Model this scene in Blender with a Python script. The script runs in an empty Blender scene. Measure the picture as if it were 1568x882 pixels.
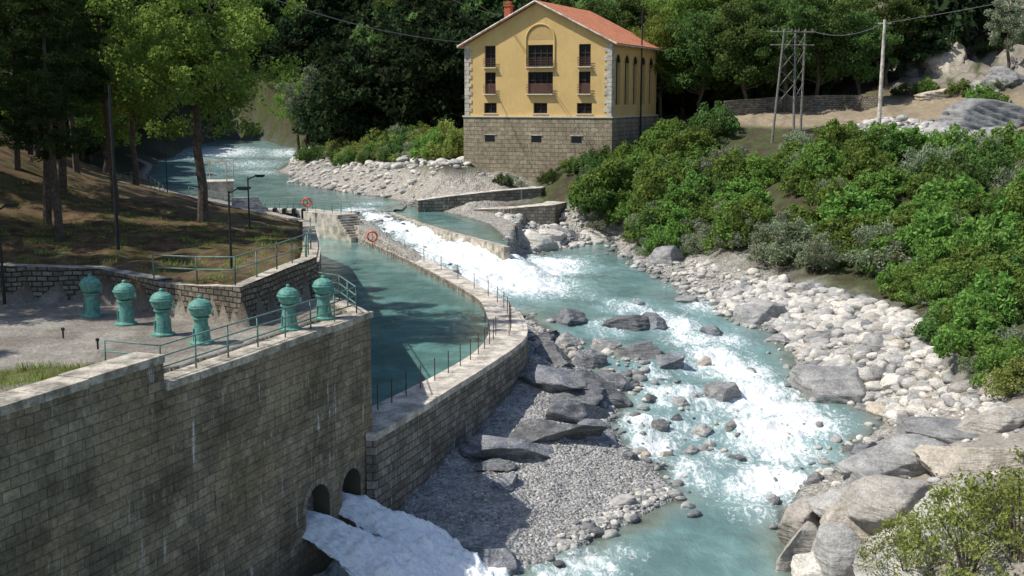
import bpy, math, bmesh, numpy as np
from mathutils import Vector, Matrix
rng=np.random.default_rng(7)
scene=bpy.context.scene
# ---------------------------------------------------------------- camera
F=1800.0; PITCH=math.atan(291/F); CZ=20.0
cp,sp=math.cos(PITCH),math.sin(PITCH)
cam=bpy.data.cameras.new("camera"); camo=bpy.data.objects.new("camera",cam)
scene.collection.objects.link(camo); scene.camera=camo
cam.sensor_width=36; cam.lens=F/1568*36; cam.clip_end=3000; cam.clip_start=.1
camo.location=(0,0,CZ); camo.rotation_euler=(math.pi/2-PITCH,0,0)
def ray(px,py):
    a=(px-784)/F; b=(441-py)/F
    return np.array([a, cp+b*sp, -sp+b*cp])
def P(px,py,z):          # survey point: where the sight line meets level z
    d=ray(px,py); t=(z-CZ)/d[2]
    return np.array([d[0]*t,d[1]*t,z])
def PD(px,py,Y):
    d=ray(px,py); t=Y/d[1]
    return np.array([d[0]*t,Y,CZ+d[2]*t])
# ---------------------------------------------------------------- noise
def _h(ix,iy,iz,s):
    n=(ix*1619+iy*31337+iz*6971+s*1013)&0x7fffffff
    n=(n>>13)^n
    n=(n*(n*n*60493+19990303)+1376312589)&0x7fffffff
    return n/float(0x7fffffff)
def vn(p,s=0):
    p=np.asarray(p,float)
    if p.shape[1]==2: p=np.c_[p,np.zeros(len(p))]
    i=np.floor(p).astype(np.int64); f=p-i; f=f*f*(3-2*f)
    r=0
    for dx in (0,1):
        wx=f[:,0] if dx else 1-f[:,0]
        for dy in (0,1):
            wy=f[:,1] if dy else 1-f[:,1]
            for dz in (0,1):
                wz=f[:,2] if dz else 1-f[:,2]
                r=r+wx*wy*wz*_h(i[:,0]+dx,i[:,1]+dy,i[:,2]+dz,s)
    return r
def fbm(p,o=4,s=0):
    p=np.asarray(p,float); r=0;a=.5;t=0
    for k in range(o):
        r=r+a*vn(p*2**k+k*17.3,s+k); t+=a; a*=.5
    return r/t
def sst(a,b,x):
    t=np.clip((x-a)/(b-a),0,1); return t*t*(3-2*t)
def sdist(poly,pts):     # signed distance, negative inside
    poly=np.asarray(poly)[:,:2]; n=len(poly); d=np.full(len(pts),1e18); ins=np.zeros(len(pts),bool)
    x,y=pts[:,0],pts[:,1]
    for i in range(n):
        a=poly[i]; b=poly[(i+1)%n]; e=b-a
        wx=x-a[0]; wy=y-a[1]
        t=np.clip((wx*e[0]+wy*e[1])/(e@e+1e-12),0,1)
        dx=wx-e[0]*t; dy=wy-e[1]*t
        d=np.minimum(d,dx*dx+dy*dy)
        c=(a[1]>y)!=(b[1]>y)
        if a[1]!=b[1]:
            ins^= c&(x<(b[0]-a[0])*(y-a[1])/(b[1]-a[1])+a[0])
    d=np.sqrt(d); return np.where(ins,-d,d)
class RBF:
    def __init__(s,pts):
        s.p=np.array(pts,float); n=len(s.p)
        D=np.hypot(s.p[:,None,0]-s.p[None,:,0],s.p[:,None,1]-s.p[None,:,1])
        A=np.zeros((n+1,n+1)); A[:n,:n]=-D; A[:n,n]=1; A[n,:n]=1
        A[:n,:n]+=.3*np.eye(n)
        s.w=np.linalg.solve(A,np.r_[s.p[:,2],0])
    def __call__(s,q):
        r=np.full(len(q),s.w[-1])
        for i in range(len(s.p)): r-=s.w[i]*np.hypot(q[:,0]-s.p[i,0],q[:,1]-s.p[i,1])
        return r
def idw(ctrl,q,pw=3):
    num=0;den=0
    for c in ctrl:
        w=1/((q[:,0]-c[0])**2+(q[:,1]-c[1])**2+.5)**(pw/2)
        num=num+w*c[2]; den=den+w
    return num/den
# ---------------------------------------------------------------- mesh helpers
def mkobj(name,V,Q,mats,midx=None,attrs=None,col=None,uv=None,smooth=True,link=True,parent=None,me_only=False):
    V=np.asarray(V,np.float32); me=bpy.data.meshes.new(name)
    if isinstance(Q,np.ndarray):
        k=Q.shape[1]
        me.vertices.add(len(V)); me.vertices.foreach_set("co",V.ravel())
        me.loops.add(Q.size); me.loops.foreach_set("vertex_index",Q.ravel().astype(np.int32))
        me.polygons.add(len(Q)); me.polygons.foreach_set("loop_start",np.arange(0,Q.size,k,dtype=np.int32))
        me.update(calc_edges=True)
    else:
        me.from_pydata([tuple(map(float,v)) for v in V],[],[tuple(int(i) for i in q) for q in Q]); me.update()
    for m in (mats if isinstance(mats,(list,tuple)) else [mats]): me.materials.append(m)
    if midx is not None: me.polygons.foreach_set("material_index",np.asarray(midx,np.int32))
    me.polygons.foreach_set("use_smooth",np.full(len(me.polygons),bool(smooth)))
    if attrs:
        for k,v in attrs.items():
            a=me.attributes.new(k,'FLOAT','POINT'); a.data.foreach_set("value",np.asarray(v,np.float32))
    if col is not None:
        a=me.attributes.new("Col",'FLOAT_COLOR','POINT'); a.data.foreach_set("color",np.c_[col,np.ones(len(col))].astype(np.float32).ravel())
    if uv is not None:
        l=me.uv_layers.new(name="UVMap")
        li=np.zeros(len(me.loops),np.int32); me.loops.foreach_get("vertex_index",li)
        l.data.foreach_set("uv",np.asarray(uv,np.float32)[li].ravel())
    me.update()
    if me_only: return me
    o=bpy.data.objects.new(name,me)
    if link: scene.collection.objects.link(o)
    if parent: o.parent=parent
    return o
def empty(name,loc=(0,0,0),rz=0):
    o=bpy.data.objects.new(name,None); scene.collection.objects.link(o); o.location=loc; o.rotation_euler=(0,0,rz); o.empty_display_size=.3
    return o
class MB:
    def __init__(s): s.v=[];s.q=[];s.m=[];s.n=0
    def add(s,v,q,m=0):
        v=np.asarray(v,float).reshape(-1,3); s.v.append(v)
        for f in q: s.q.append(tuple(int(i)+s.n for i in f)); s.m.append(m)
        s.n+=len(v)
    def box(s,c,d,m=0,rz=0):
        x,y,z=[k/2 for k in d]
        v=np.array([[-x,-y,-z],[x,-y,-z],[x,y,-z],[-x,y,-z],[-x,-y,z],[x,-y,z],[x,y,z],[-x,y,z]])
        cc,ss=math.cos(rz),math.sin(rz)
        v=np.c_[v[:,0]*cc-v[:,1]*ss,v[:,0]*ss+v[:,1]*cc,v[:,2]]+np.asarray(c)
        s.add(v,[(0,3,2,1),(4,5,6,7),(0,1,5,4),(1,2,6,5),(2,3,7,6),(3,0,4,7)],m)
    def tube(s,pts,rad,n=7,m=0,cap=True):
        pts=np.asarray(pts,float); k=len(pts)
        if np.isscalar(rad): rad=[rad]*k
        d=np.gradient(pts,axis=0)
        V=[]
        for i in range(k):
            t=d[i]/(np.linalg.norm(d[i])+1e-9)
            r=np.array([1,0,0]) if abs(t[0])<.8 else np.array([0,1,0])
            a=np.cross(t,r); a/=np.linalg.norm(a); b=np.cross(t,a)
            for j in range(n):
                th=2*math.pi*j/n; V.append(pts[i]+rad[i]*(a*math.cos(th)+b*math.sin(th)))
        Q=[(i*n+j,i*n+(j+1)%n,(i+1)*n+(j+1)%n,(i+1)*n+j) for i in range(k-1) for j in range(n)]
        if cap: Q+= [tuple(range((k-1)*n,k*n)),tuple(reversed(range(n)))]
        s.add(V,Q,m)
    def lathe(s,prof,c,n=20,m=0):
        V=[];k=len(prof)
        for r,z in prof:
            for j in range(n):
                th=2*math.pi*j/n; V.append((c[0]+r*math.cos(th),c[1]+r*math.sin(th),c[2]+z))
        Q=[(i*n+j,i*n+(j+1)%n,(i+1)*n+(j+1)%n,(i+1)*n+j) for i in range(k-1) for j in range(n)]
        Q+=[tuple(range((k-1)*n,k*n)),tuple(reversed(range(n)))]
        s.add(V,Q,m)
    def obj(s,name,mats,smooth=False,**k):
        return mkobj(name,np.concatenate(s.v),s.q,mats,midx=s.m,smooth=smooth,**k)
# ---------------------------------------------------------------- materials
def newmat(name):
    m=bpy.data.materials.new(name); m.use_nodes=True; nt=m.node_tree; nt.nodes.clear()
    return m,nt
class N:
    def __init__(s,nt): s.nt=nt
    def __call__(s,t,ins=None,**props):
        n=s.nt.nodes.new(t)
        for k,v in props.items(): setattr(n,k,v)
        if ins:
            for k,v in ins.items():
                sk=n.inputs[k]
                if isinstance(v,bpy.types.NodeSocket): s.nt.links.new(v,sk)
                else:
                    try: sk.default_value=v
                    except Exception: sk.default_value=(*v,1) if hasattr(v,'__len__') else v
        return n
    def math(s,op,a,b=0,c=0,clamp=False):
        n=s.nt.nodes.new('ShaderNodeMath'); n.operation=op; n.use_clamp=clamp
        for i,v in enumerate((a,b,c)):
            if isinstance(v,bpy.types.NodeSocket): s.nt.links.new(v,n.inputs[i])
            else: n.inputs[i].default_value=v
        return n.outputs[0]
    def mix(s,f,a,b,bt='MIX'):
        n=s.nt.nodes.new('ShaderNodeMix'); n.data_type='RGBA'; n.blend_type=bt
        for i,v in ((0,f),(6,a),(7,b)):
            if isinstance(v,bpy.types.NodeSocket): s.nt.links.new(v,n.inputs[i])
            else: n.inputs[i].default_value= v if i==0 else (*v[:3],1)
        return n.outputs[2]
    def scale(s,col,f):
        n=s.nt.nodes.new('ShaderNodeVectorMath'); n.operation='SCALE'
        if isinstance(col,bpy.types.NodeSocket): s.nt.links.new(col,n.inputs[0])
        else: n.inputs[0].default_value=col[:3]
        if isinstance(f,bpy.types.NodeSocket): s.nt.links.new(f,n.inputs['Scale'])
        else: n.inputs['Scale'].default_value=f
        return n.outputs[0]
    def ramp(s,f,lo,hi,a=0.,b=1.):
        n=s.nt.nodes.new('ShaderNodeMapRange'); n.interpolation_type='SMOOTHSTEP'
        s.nt.links.new(f,n.inputs[0]); n.inputs[1].default_value=lo;n.inputs[2].default_value=hi;n.inputs[3].default_value=a;n.inputs[4].default_value=b
        return n.outputs[0]
    def noise(s,vec,sc,det=4,rough=.6,dist=0):
        n=s('ShaderNodeTexNoise',{'Scale':sc,'Detail':det,'Roughness':rough,'Distortion':dist}); s.nt.links.new(vec,n.inputs['Vector']); return n.outputs['Fac']
def bsdf_out(n,col,rough=.8,bump=None,bs=.3,bd=.05,spec=.3,extra=None):
    b=n('ShaderNodeBsdfPrincipled',{'Base Color':col,'Roughness':rough,'Specular IOR Level':spec,**(extra or {})})
    if bump is not None:
        bp=n('ShaderNodeBump',{'Height':bump,'Strength':bs,'Distance':bd}); n.nt.links.new(bp.outputs[0],b.inputs['Normal'])
    o=n('ShaderNodeOutputMaterial'); n.nt.links.new(b.outputs[0],o.inputs[0]); return b
def simple(name,c,rough=.7,var=.25,sc=3,metal=0,bs=.2,bd=.02):
    m,nt=newmat(name); n=N(nt); g=n('ShaderNodeNewGeometry').outputs['Position']
    a=n.noise(g,sc,5); a2=n.noise(g,sc*7,3); f=n.math('MULTIPLY',n.ramp(a,.3,.7,1-var,1+var*.6),n.ramp(a2,.3,.7,1-var*.4,1+var*.3))
    bsdf_out(n,n.scale(c,f),rough,a,bs,bd,extra={'Metallic':metal}); return m
def leafmat(name,ca,cb,tr=.35):
    m,nt=newmat(name); n=N(nt)
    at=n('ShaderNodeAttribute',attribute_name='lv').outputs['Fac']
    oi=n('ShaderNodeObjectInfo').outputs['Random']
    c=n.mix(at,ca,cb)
    hs=n('ShaderNodeHueSaturation',{'Color':c,'Hue':n.math('ADD',n.math('MULTIPLY',oi,.05),.467),'Saturation':.92,'Value':n.math('ADD',n.math('MULTIPLY',oi,.6),.75)})
    d=n('ShaderNodeBsdfDiffuse',{'Color':hs.outputs[0]})
    t=n('ShaderNodeBsdfTranslucent',{'Color':hs.outputs[0]})
    mx=n('ShaderNodeMixShader',{0:tr}); nt.links.new(d.outputs[0],mx.inputs[1]); nt.links.new(t.outputs[0],mx.inputs[2])
    o=n('ShaderNodeOutputMaterial'); nt.links.new(mx.outputs[0],o.inputs[0]); return m
def rockmat(name,ca,cb,sc=1.0):
    m,nt=newmat(name); n=N(nt)
    pos=n('ShaderNodeNewGeometry').outputs['Position']
    oi=n('ShaderNodeObjectInfo').outputs['Random']
    a=n.noise(pos,1.2*sc,6,.65); b=n.noise(pos,9*sc,5,.7)
    mp=n('ShaderNodeMapping',{'Vector':pos,'Rotation':(.35,.25,0),'Scale':(.5,.5,5)}).outputs[0]
    st=n.noise(mp,1.5*sc,4,.6,.6)
    f=n.math('ADD',n.math('MULTIPLY',a,.6),n.math('MULTIPLY',st,.4)); f=n.ramp(f,.35,.68)
    c=n.mix(f,ca,cb); c=n.mix(n.ramp(b,.3,.75,.0,.5),c,(.12,.12,.12),'MULTIPLY')
    vein=n.ramp(n.math('ABSOLUTE',n.math('SUBTRACT',n.noise(pos,1.1*sc,3,.5,1.2),.5)),.0,.012,.4,0); c=n.mix(vein,c,(.6,.6,.58))
    hs=n('ShaderNodeHueSaturation',{'Color':c,'Saturation':n.math('ADD',n.math('MULTIPLY',oi,1.0),.5),'Value':n.math('ADD',n.math('MULTIPLY',oi,.6),.7)})
    h=n.math('ADD',n.math('MULTIPLY',b,.4),n.math('ADD',a,n.math('MULTIPLY',st,1.0)))
    bsdf_out(n,hs.outputs[0],.8,h,.8,.12); return m
M={}
M['bark']=simple('bark',(.11,.085,.065),.9,.5,6,bs=.6,bd=.05)
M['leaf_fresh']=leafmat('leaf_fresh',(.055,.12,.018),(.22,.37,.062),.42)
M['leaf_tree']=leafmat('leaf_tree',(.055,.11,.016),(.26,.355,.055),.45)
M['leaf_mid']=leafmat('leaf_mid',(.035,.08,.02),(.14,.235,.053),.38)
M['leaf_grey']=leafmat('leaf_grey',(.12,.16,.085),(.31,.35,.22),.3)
M['leaf_dark']=leafmat('leaf_dark',(.013,.028,.012),(.05,.08,.030),.25)  # backdrop foliage: the hillside's shade is put into the leaf colour
M['leaf_pine']=leafmat('leaf_pine',(.018,.042,.014),(.07,.12,.03),.25)
M['leaf_yel']=leafmat('leaf_yellowgreen',(.13,.19,.03),(.34,.41,.10),.4)
M['concrete']=simple('concrete',(.42,.38,.315),.85,.6,1.6,bs=.4,bd=.03)
M['conc_light']=simple('concrete_light',(.55,.50,.43),.85,.5,1.2,bs=.4,bd=.03)
M['teal']=simple('teal_paint',(.12,.30,.25),.45,.35,7,bs=.1)
M['rail']=simple('rail_paint',(.15,.25,.21),.5,.3,9)
M['dark']=simple('dark_steel',(.025,.027,.028),.5,.3,6)
M['rust']=simple('rusty_steel',(.11,.06,.045),.7,.4,6)
M['glass']=simple('window_glass',(.02,.025,.03),.15,.2,1)
M['wood_dark']=simple('dark_wood',(.07,.035,.02),.6,.4,8)
M['orange']=simple('orange_plastic',(.75,.12,.04),.5,.1,5)
M['rock_dark']=rockmat('rock_dark',(.11,.115,.125),(.28,.285,.30))
M['rock_grey']=rockmat('rock_grey',(.21,.21,.21),(.46,.45,.43))
M['rock_light']=rockmat('rock_light',(.46,.44,.40),(.70,.67,.62))
M['rock_tan']=rockmat('rock_tan',(.38,.34,.28),(.62,.56,.48))
def stonemat(name,c1,c2,mortar,bw,bh,streak=.5,dark=.5,ms=.02,warm=.0,wv=.05,mossz=None):
    m,nt=newmat(name); n=N(nt)
    uv=n('ShaderNodeUVMap').outputs[0]
    wob=n('ShaderNodeTexNoise',{'Vector':uv,'Scale':.9,'Detail':4}).outputs['Color']
    uvw=n.mix(wv,uv,wob,'ADD')
    kw={'Vector':uvw,'Mortar':(*mortar,1),'Scale':1.0,'Mortar Size':ms,'Mortar Smooth':.6,'Bias':0.}
    br=n('ShaderNodeTexBrick',{**kw,'Color1':(*c1,1),'Color2':(*c2,1),'Brick Width':bw,'Row Height':bh},offset=.5)
    br2=n('ShaderNodeTexBrick',{**kw,'Color1':(1,1,1,1),'Color2':(.62,.6,.56,1),'Mortar':(.8,.8,.8,1),'Brick Width':bw*1.7,'Row Height':bh*3},offset=.37)
    n1=n.noise(uv,.35,6,.7); n2=n.noise(uv,7,5,.7); n5=n.noise(uv,1.7,5,.7)
    mp=n('ShaderNodeMapping',{'Vector':uv,'Scale':(2.0,.13,1)}).outputs[0]; n3=n.noise(mp,1.5,6,.75)
    c=n.mix(.6,br.outputs['Color'],br2.outputs['Color'],'MULTIPLY')
    c=n.mix(n.ramp(n5,.4,.62,0,.45),c,(.16,.145,.115))
    if warm: c=n.mix(n.ramp(n.noise(uv,.23,4),.45,.65,0,warm),c,(.44,.35,.21))
    c=n.mix(n.ramp(n1,.38,.64,0,dark),c,(.22,.22,.2),'MULTIPLY')
    c=n.mix(n.ramp(n2,.3,.7,.6,0),c,(.35,.33,.3),'MULTIPLY')
    n4=n.noise(uv,.8,3)
    stf=n.math('MULTIPLY',n.ramp(n3,.55,.67),n.ramp(n4,.42,.6,0,streak))
    stf=n.math('MULTIPLY',stf,n.ramp(n2,.35,.55,.4,1))
    c=n.mix(stf,c,(.70,.68,.64))
    dkf=n.math('MULTIPLY',n.ramp(n3,.43,.30),.85)
    c=n.mix(dkf,c,(.045,.045,.035))
    if mossz is not None:
        z=n('ShaderNodeSeparateXYZ',{0:uv}).outputs[1]
        mf=n.math('MULTIPLY',n.ramp(n.math('ADD',z,n.math('MULTIPLY',n1,4)),mossz+3.4,mossz+.8),.8); c=n.mix(mf,c,(.05,.048,.035))
    h=n.math('SUBTRACT',n.math('ADD',n2,n.math('MULTIPLY',n5,.8)),n.math('MULTIPLY',br.outputs['Fac'],.8))
    bsdf_out(n,c,.9,h,1.,.08); return m
M['wall']=stonemat('stone_masonry',(.58,.49,.35),(.34,.29,.205),(.26,.225,.165),.62,.31,.85,.65,.016,.55,.10,2.2)
M['wall2']=stonemat('stone_masonry_canal',(.58,.53,.44),(.27,.245,.21),(.17,.155,.13),.6,.36,1.,.4,.028,0,.08,1.2)
M['rubble']=stonemat('rubble_masonry',(.46,.41,.33),(.21,.19,.155),(.06,.05,.04),.42,.22,.1,.4,.035,0,.2)
M['house_stone']=stonemat('house_stone',(.62,.53,.37),(.47,.40,.28),(.25,.215,.16),1.0,.5,.0,.1,.03,.0,.04)

# ---------------------------------------------------------------- layout (world metres)
WD=np.array([.373,.928]); WDn=np.array([.928,-.373])
M2=np.array([-5.84,47.6]); 
def MW(s): return M2-WD*s           # distance s back from tip
WK=6.3; CW=5.8
Opx=[(567,668),(610,644),(650,620),(700,588),(735,567),(765,547),(790,530),(803,519),(808,508),(806,497),(797,478),(770,459),(715,427),(660,399),(600,371),(560,351)]
Ipx=[(563,625),(605,605),(650,583),(690,562),(722,543),(738,528),(747,515),(749,503),(748,490),(744,478),(738,462),(720,449),(680,426),(635,403),(580,377),(520,352)]
O=np.array([P(a,b,WK) for a,b in Opx]); I=np.array([P(a,b,WK) for a,b in Ipx])
LBpts=[(-20.9,10.2),tuple(MW(20)),tuple(MW(10)),tuple(M2),(-7.4,50.8),(-8.7,52.5),(-9.5,58),(-16.6,98),(-25,118),(-31,125),(-31.5,128),(-35,134)]
LBpts+= [tuple(P(*q)[:2]) for q in [(300,306,7.7),(225,292,7.9),(222,270,8.4),(240,245,9.2),(300,222,10.5),(330,212,11)]]
LBpts+=[(-140,400),(-900,400),(-900,-200),(-80,-200)]
LB=np.array(LBpts)
canal=np.array([tuple(q[:2]) for q in I]+[(-21.5,124),(-31,126),(-25,118),(-16.6,98),(-9.5,58),(-8.7,52.5),(-7.4,50.8),(-5.84,47.6)])
rivpx=[(545,324,7.6),(560,351,6.3),(600,371,6.3),(660,399,6.3),(715,427,6.3),(770,459,6.0),(800,480,4.8),(835,500,4.7),(870,530,4.4),(905,560,4.1),(955,600,3.6),(930,650,3.0),(965,690,2.5),(1012,722,2.2),(1035,765,1.9),(985,792,1.8),(900,830,1.8),(830,862,1.8),(790,885,1.8)]
riv=[tuple(P(*q)[:2]) for q in rivpx]
riv+=[(-1.2,43.2),(-2.6,45.4),(-5,46.5),(-6.5,47),(-8,43),(-14,28),(-17,16),(16,16)]
riv+=[tuple(P(*q)[:2]) for q in [(1215,882,1.8),(1195,800,1.8),(1235,742,2.0),(1300,722,2.2),(1312,690,2.5),(1352,650,2.8),(1345,622,3.0),(1240,600,3.2),(1222,560,3.5),(1190,512,3.9),(1112,482,4.2),(1080,452,4.5),(1000,422,4.7),(958,400,4.8),(940,370,4.8),(870,374,4.8),(835,384,4.9),(778,380,6.8),(700,361,7.15),(640,344,7.35),(592,325,7.6)]]
riv=np.array(riv)
rivZ=[P(*q) for q in [(548,323,7.6),(600,340,7.3),(610,355,6.9),(640,365,6.7),(640,350,7.3),(670,375,6.5),(700,370,7.05),(700,388,6.5),(735,377,7.0),(740,390,6.6),(690,405,6.0),(768,384,6.95),(765,400,6.1),(740,420,5.6),(795,396,6.0),(760,440,4.9),(820,405,5.2),(850,392,4.9),(850,420,4.8),(900,380,4.8),(870,440,4.75),(820,470,4.75),(950,480,4.5),(1000,450,4.55),(1050,520,3.95),(960,540,4.1),(1100,580,3.4),(1000,590,3.5),(1150,640,2.8),(980,640,3.0),(1250,640,2.8),(1170,700,2.3),(1060,690,2.35),(1100,760,1.9),(1000,840,1.8),(1150,840,1.8),(1100,870,1.8)]]+[np.array(q) for q in [(-4,40,1.8),(-8,36,1.8),(-2,43,1.8),(5,30,1.8)]]
poolpx=[(590,325),(640,342),(700,358),(768,376),(772,362),(750,343),(700,328),(650,319),(612,316)]
pool=np.array([tuple(P(a,b,7.4)[:2]) for a,b in poolpx])
uppx=[(475,331,7.6),(545,323,7.6),(592,322,7.6),(625,309,7.6),(570,300,7.7),(480,287,7.8),(425,262,8.2),(455,243,8.9),(455,226,10),(400,215,11),(330,212,11),(300,222,10.5),(240,245,9.2),(222,270,8.4),(225,292,7.9),(300,306,7.7),(345,320,7.6)]
up=np.array([tuple(P(*q)[:2]) for q in uppx]); upZ=[P(*q) for q in uppx]
bodies=[(riv,lambda q:idw(rivZ,q,4)),(pool,lambda q:np.full(len(q),7.4)),(up,lambda q:idw(upZ,q,3))]
Lr=RBF([(-9,58,12.4),(-10.4,46,12.8),(-9,53,12.6),(-14.5,49,12.6),(-21.5,51,12.5),(-30,52,13.4),(-26,65,13.2),(-33,75,16.3),(-27,75,13.8),(-19,70,12.7),(-31,105,11.4),(-26,112,9.5),(-17,98,9.5),(-13,80,11),(-27,123,8.8),(-33,132,8.8),(-40,142,9.2),(-50,152,10.0),(-60,120,18),(-80,100,30),(-60,70,27),(-45,55,19),(-45,40,15),(-40,20,14),(-24,40,11.3),(-64,190,13),(-95,210,40),(-100,260,55),(-150,100,70),(-140,260,110),(-120,210,60),(-250,150,140),(-250,300,170),(-25,10,12),(-300,0,60)])
Rp=[P(*q) for q in [(850,740,2.7),(750,760,2.6),(700,730,2.9),(850,650,3.6),(880,560,4.5),(830,520,4.9),(940,700,2.6),(1000,750,2.1),(900,790,2.2),(780,840,2.4),(1020,395,5.3),(1080,420,5.4),(1200,460,5.0),(1300,500,5.0),(1380,560,4.6),(1420,600,4.6),(1350,600,3.8),(1400,480,6.4),(1568,600,6.4),(1500,500,7.6),(1250,780,4.2),(1400,700,4.6),(1500,750,5.8),(1568,650,6.3),(1320,740,4.0),(1300,860,5.5),(1240,860,4.0),(1500,880,7),(800,355,6.4),(720,320,8.0),(850,350,5.8),(830,300,8.4)]]
Rp=[tuple(q) for q in Rp]+[(20,100,7.5),(35,85,8),(30,105,11.5),(45,95,12),(15,115,8.2),(8,130,9.0),(6,137,12.0),(-8,143,12.2),(20,130,12.5),(27,122,13.2),(38,112,13.4),(55,98,13.2),(25,141,17.4),(45,130,17.6),(60,120,17.8),(85,106,18),(30,148,17.8),(45,142,18),(60,138,19.0),(72,148,25),(82,140,26),(100,150,40),(62,165,26),(100,200,55),(40,180,19),(15,170,17.5),(-2,168,13.5),(-8,158,12.5),(-14,165,12),(-20,172,11),(-18,150,9.6),(-12,147,11.3),(-6,134,9.0),(-28,195,11.5),(-35,250,14),(-5,200,24),(25,210,32),(0,250,60),(60,300,100),(-30,320,70),(-60,330,80),(-5,400,130),(100,400,150),(-140,400,140),(300,200,120),(300,50,60),(60,60,14),(90,70,22),(30,20,8),(60,20,16),(300,-100,50),(0,-50,0),(-10,138,8.4)]
Rr=RBF(Rp)
def water_h(q):
    sds=[sdist(b[0],q) for b in bodies]; k=np.argmin(sds,axis=0)
    hs=np.stack([b[1](q) for b in bodies]); return np.min(sds,axis=0),hs[k,np.arange(len(q))],k
PLZ=np.array([(-80,-20),(-20,9),tuple(MW(20)),tuple(M2),(-7.4,50.8),(-8.7,52.5),(-10.4,44.5),(-14.5,47.3),(-18,50.5),(-21.5,49.8),(-26,49.5),(-27,44),(-32,30)])
def terrain(q):
    q=np.asarray(q,float)[:,:2]
    sdL=sdist(LB,q); sdC=sdist(canal,q)
    sd,w,k=water_h(q)
    nz=(fbm(q*.35,4,3)-.5); nf=(fbm(q*1.6,3,9)-.5)
    nat=Rr(q); crag=sst(20.5,26,nat)*sst(48,60,q[:,0])
    led=np.abs(fbm(q*.12,4,77)-.5)*14
    nat=nat+nz*1.6*sst(2,12,sd)+nf*.35+crag*((led%2.2)*1.1-1)
    nat=np.maximum(nat,np.where(sd<25,w+.12,-99))
    outs=w+.10*sd+.06+nf*.3*sst(0,1.5,sd)
    t=np.where(sd>0, outs*(1-sst(0,4.5,sd))+nat*sst(0,4.5,sd), w-.12-np.minimum(.22*-sd,1.0)+nf*.25)
    L=Lr(q)+nz*.9+nf*.22
    shore=sst(128,134,q[:,1]); L=L*(1-shore)+np.minimum(L,w+.1+.45*np.maximum(-sdL,0))*shore
    far=sst(195,250,q[:,1])*sst(45,0,-sdL); L=L*(1-far)+t*far
    pz=11.3+.7*sst(38,34,q[:,1])
    pl=sdist(PLZ,q); L=np.where(pl<0,pz+nf*.05,L)
    t=np.where(sdC<0,3.8,t)
    t=np.where(sdL<-.9,L,t)
    return t,sdL,sdC,sd,w,pl
def axis(segs):
    a=[]
    for lo,hi,st in segs: a.append(np.arange(lo,hi,st))
    return np.concatenate(a+[[segs[-1][1]]])
xs=axis([(-600,-120,24),(-120,-60,4),(-60,-26,.7),(-26,32,.26),(32,90,.7),(90,120,3),(120,600,24)])
ys=axis([(-100,14,8),(14,30,1),(30,105,.27),(105,140,.4),(140,200,.9),(200,340,4),(340,900,28)])
GX,GY=np.meshgrid(xs,ys); q=np.c_[GX.ravel(),GY.ravel()]
tz,sdL,sdC,sd,w,pl=terrain(q)
TZ=tz.reshape(GX.shape)
TS=np.where((sd<0)&(sdL>-.9)&(sdC>0),np.maximum(w,tz),tz).reshape(GX.shape)   # ground or water surface
def smp(T,x,y):
    i=np.clip(np.searchsorted(xs,x)-1,0,len(xs)-2); j=np.clip(np.searchsorted(ys,y)-1,0,len(ys)-2)
    fx=(x-xs[i])/(xs[i+1]-xs[i]); fy=(y-ys[j])/(ys[j+1]-ys[j])
    return T[j,i]*(1-fx)*(1-fy)+T[j,i+1]*fx*(1-fy)+T[j+1,i]*(1-fx)*fy+T[j+1,i+1]*fx*fy
def th(x,y): return smp(TZ,x,y)
def ts_(x,y): return smp(TS,x,y)
def G(px,py,y0=26):       # first surface point on a sight line
    d=ray(px,py); Y=y0
    while Y<500:
        t=Y/d[1]; z=CZ+d[2]*t; s=float(ts_(d[0]*t,Y))
        if s>=z: return np.array([d[0]*t,Y,s])
        Y+=.15
    return np.array([d[0]*t,Y,z])
# ground colour
def lerp(a,b,f): return a*(1-f[:,None])+np.asarray(b)[None]*f[:,None]
n1=fbm(q*.12,4,21); n2=fbm(q*.6,4,33); n3=fbm(q*2.5,3,41)
col=np.tile(np.array([.10,.115,.05]),(len(q),1))
col=lerp(col,(.10,.085,.055),sst(.45,.6,n2))
dirt=sst(16.4,17.0,tz)*sst(22,19.5,tz)*sst(20,25,q[:,0])*sst(165,150,q[:,1])
col=lerp(col,(.52,.42,.30),dirt*(.6+.4*n2))
rk=sst(20,23,tz)*sst(46,54,q[:,0]); col=lerp(col,(.42,.38,.33),rk*sst(.25,.45,n2))
grav=np.clip(sst(12,5,sd+n2*5),0,1)*sst(4.5,2.2,tz-w)*sst(230,200,q[:,1])
col=lerp(col,(.50,.48,.44),grav)
isl=sst(24,17,np.hypot((q[:,0]+16)/1.1,(q[:,1]-148)/1.3)+n2*6)*sst(11.8,10.3,tz)
col=lerp(col,(.54,.51,.46),isl)
barp=np.array([P(a,b,3)[:2] for a,b in [(560,700),(800,500),(990,600),(980,660),(1060,770),(960,810),(800,900),(600,900)]])
bar=sst(.8,-.5,sdist(barp,q)); col=lerp(col,(.50,.50,.495),bar)
outc=np.array([P(a,b,4.5)[:2] for a,b in [(1180,900),(1170,780),(1290,715),(1350,640),(1460,610),(1700,640),(1800,1100),(1180,1100)]])
ob=sst(1,-1,sdist(outc,q)); col=lerp(col,(.50,.46,.41),ob)
col=lerp(col,(.12,.14,.12),sst(.25,-.3,sd))          # river bed
lb=sst(-.3,-1,sdL); hill=np.tile(np.array([.23,.16,.092]),(len(q),1)); hill=lerp(hill,(.12,.14,.05),sst(.48,.6,n2)*.75); hill=lerp(hill,(.09,.06,.033),sst(.42,.6,n3)*.85); hill=lerp(hill,(.32,.255,.16),sst(.5,.38,n1)*.35)
hill=lerp(hill,(.05,.055,.03),sst(125,150,q[:,1]));
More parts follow.
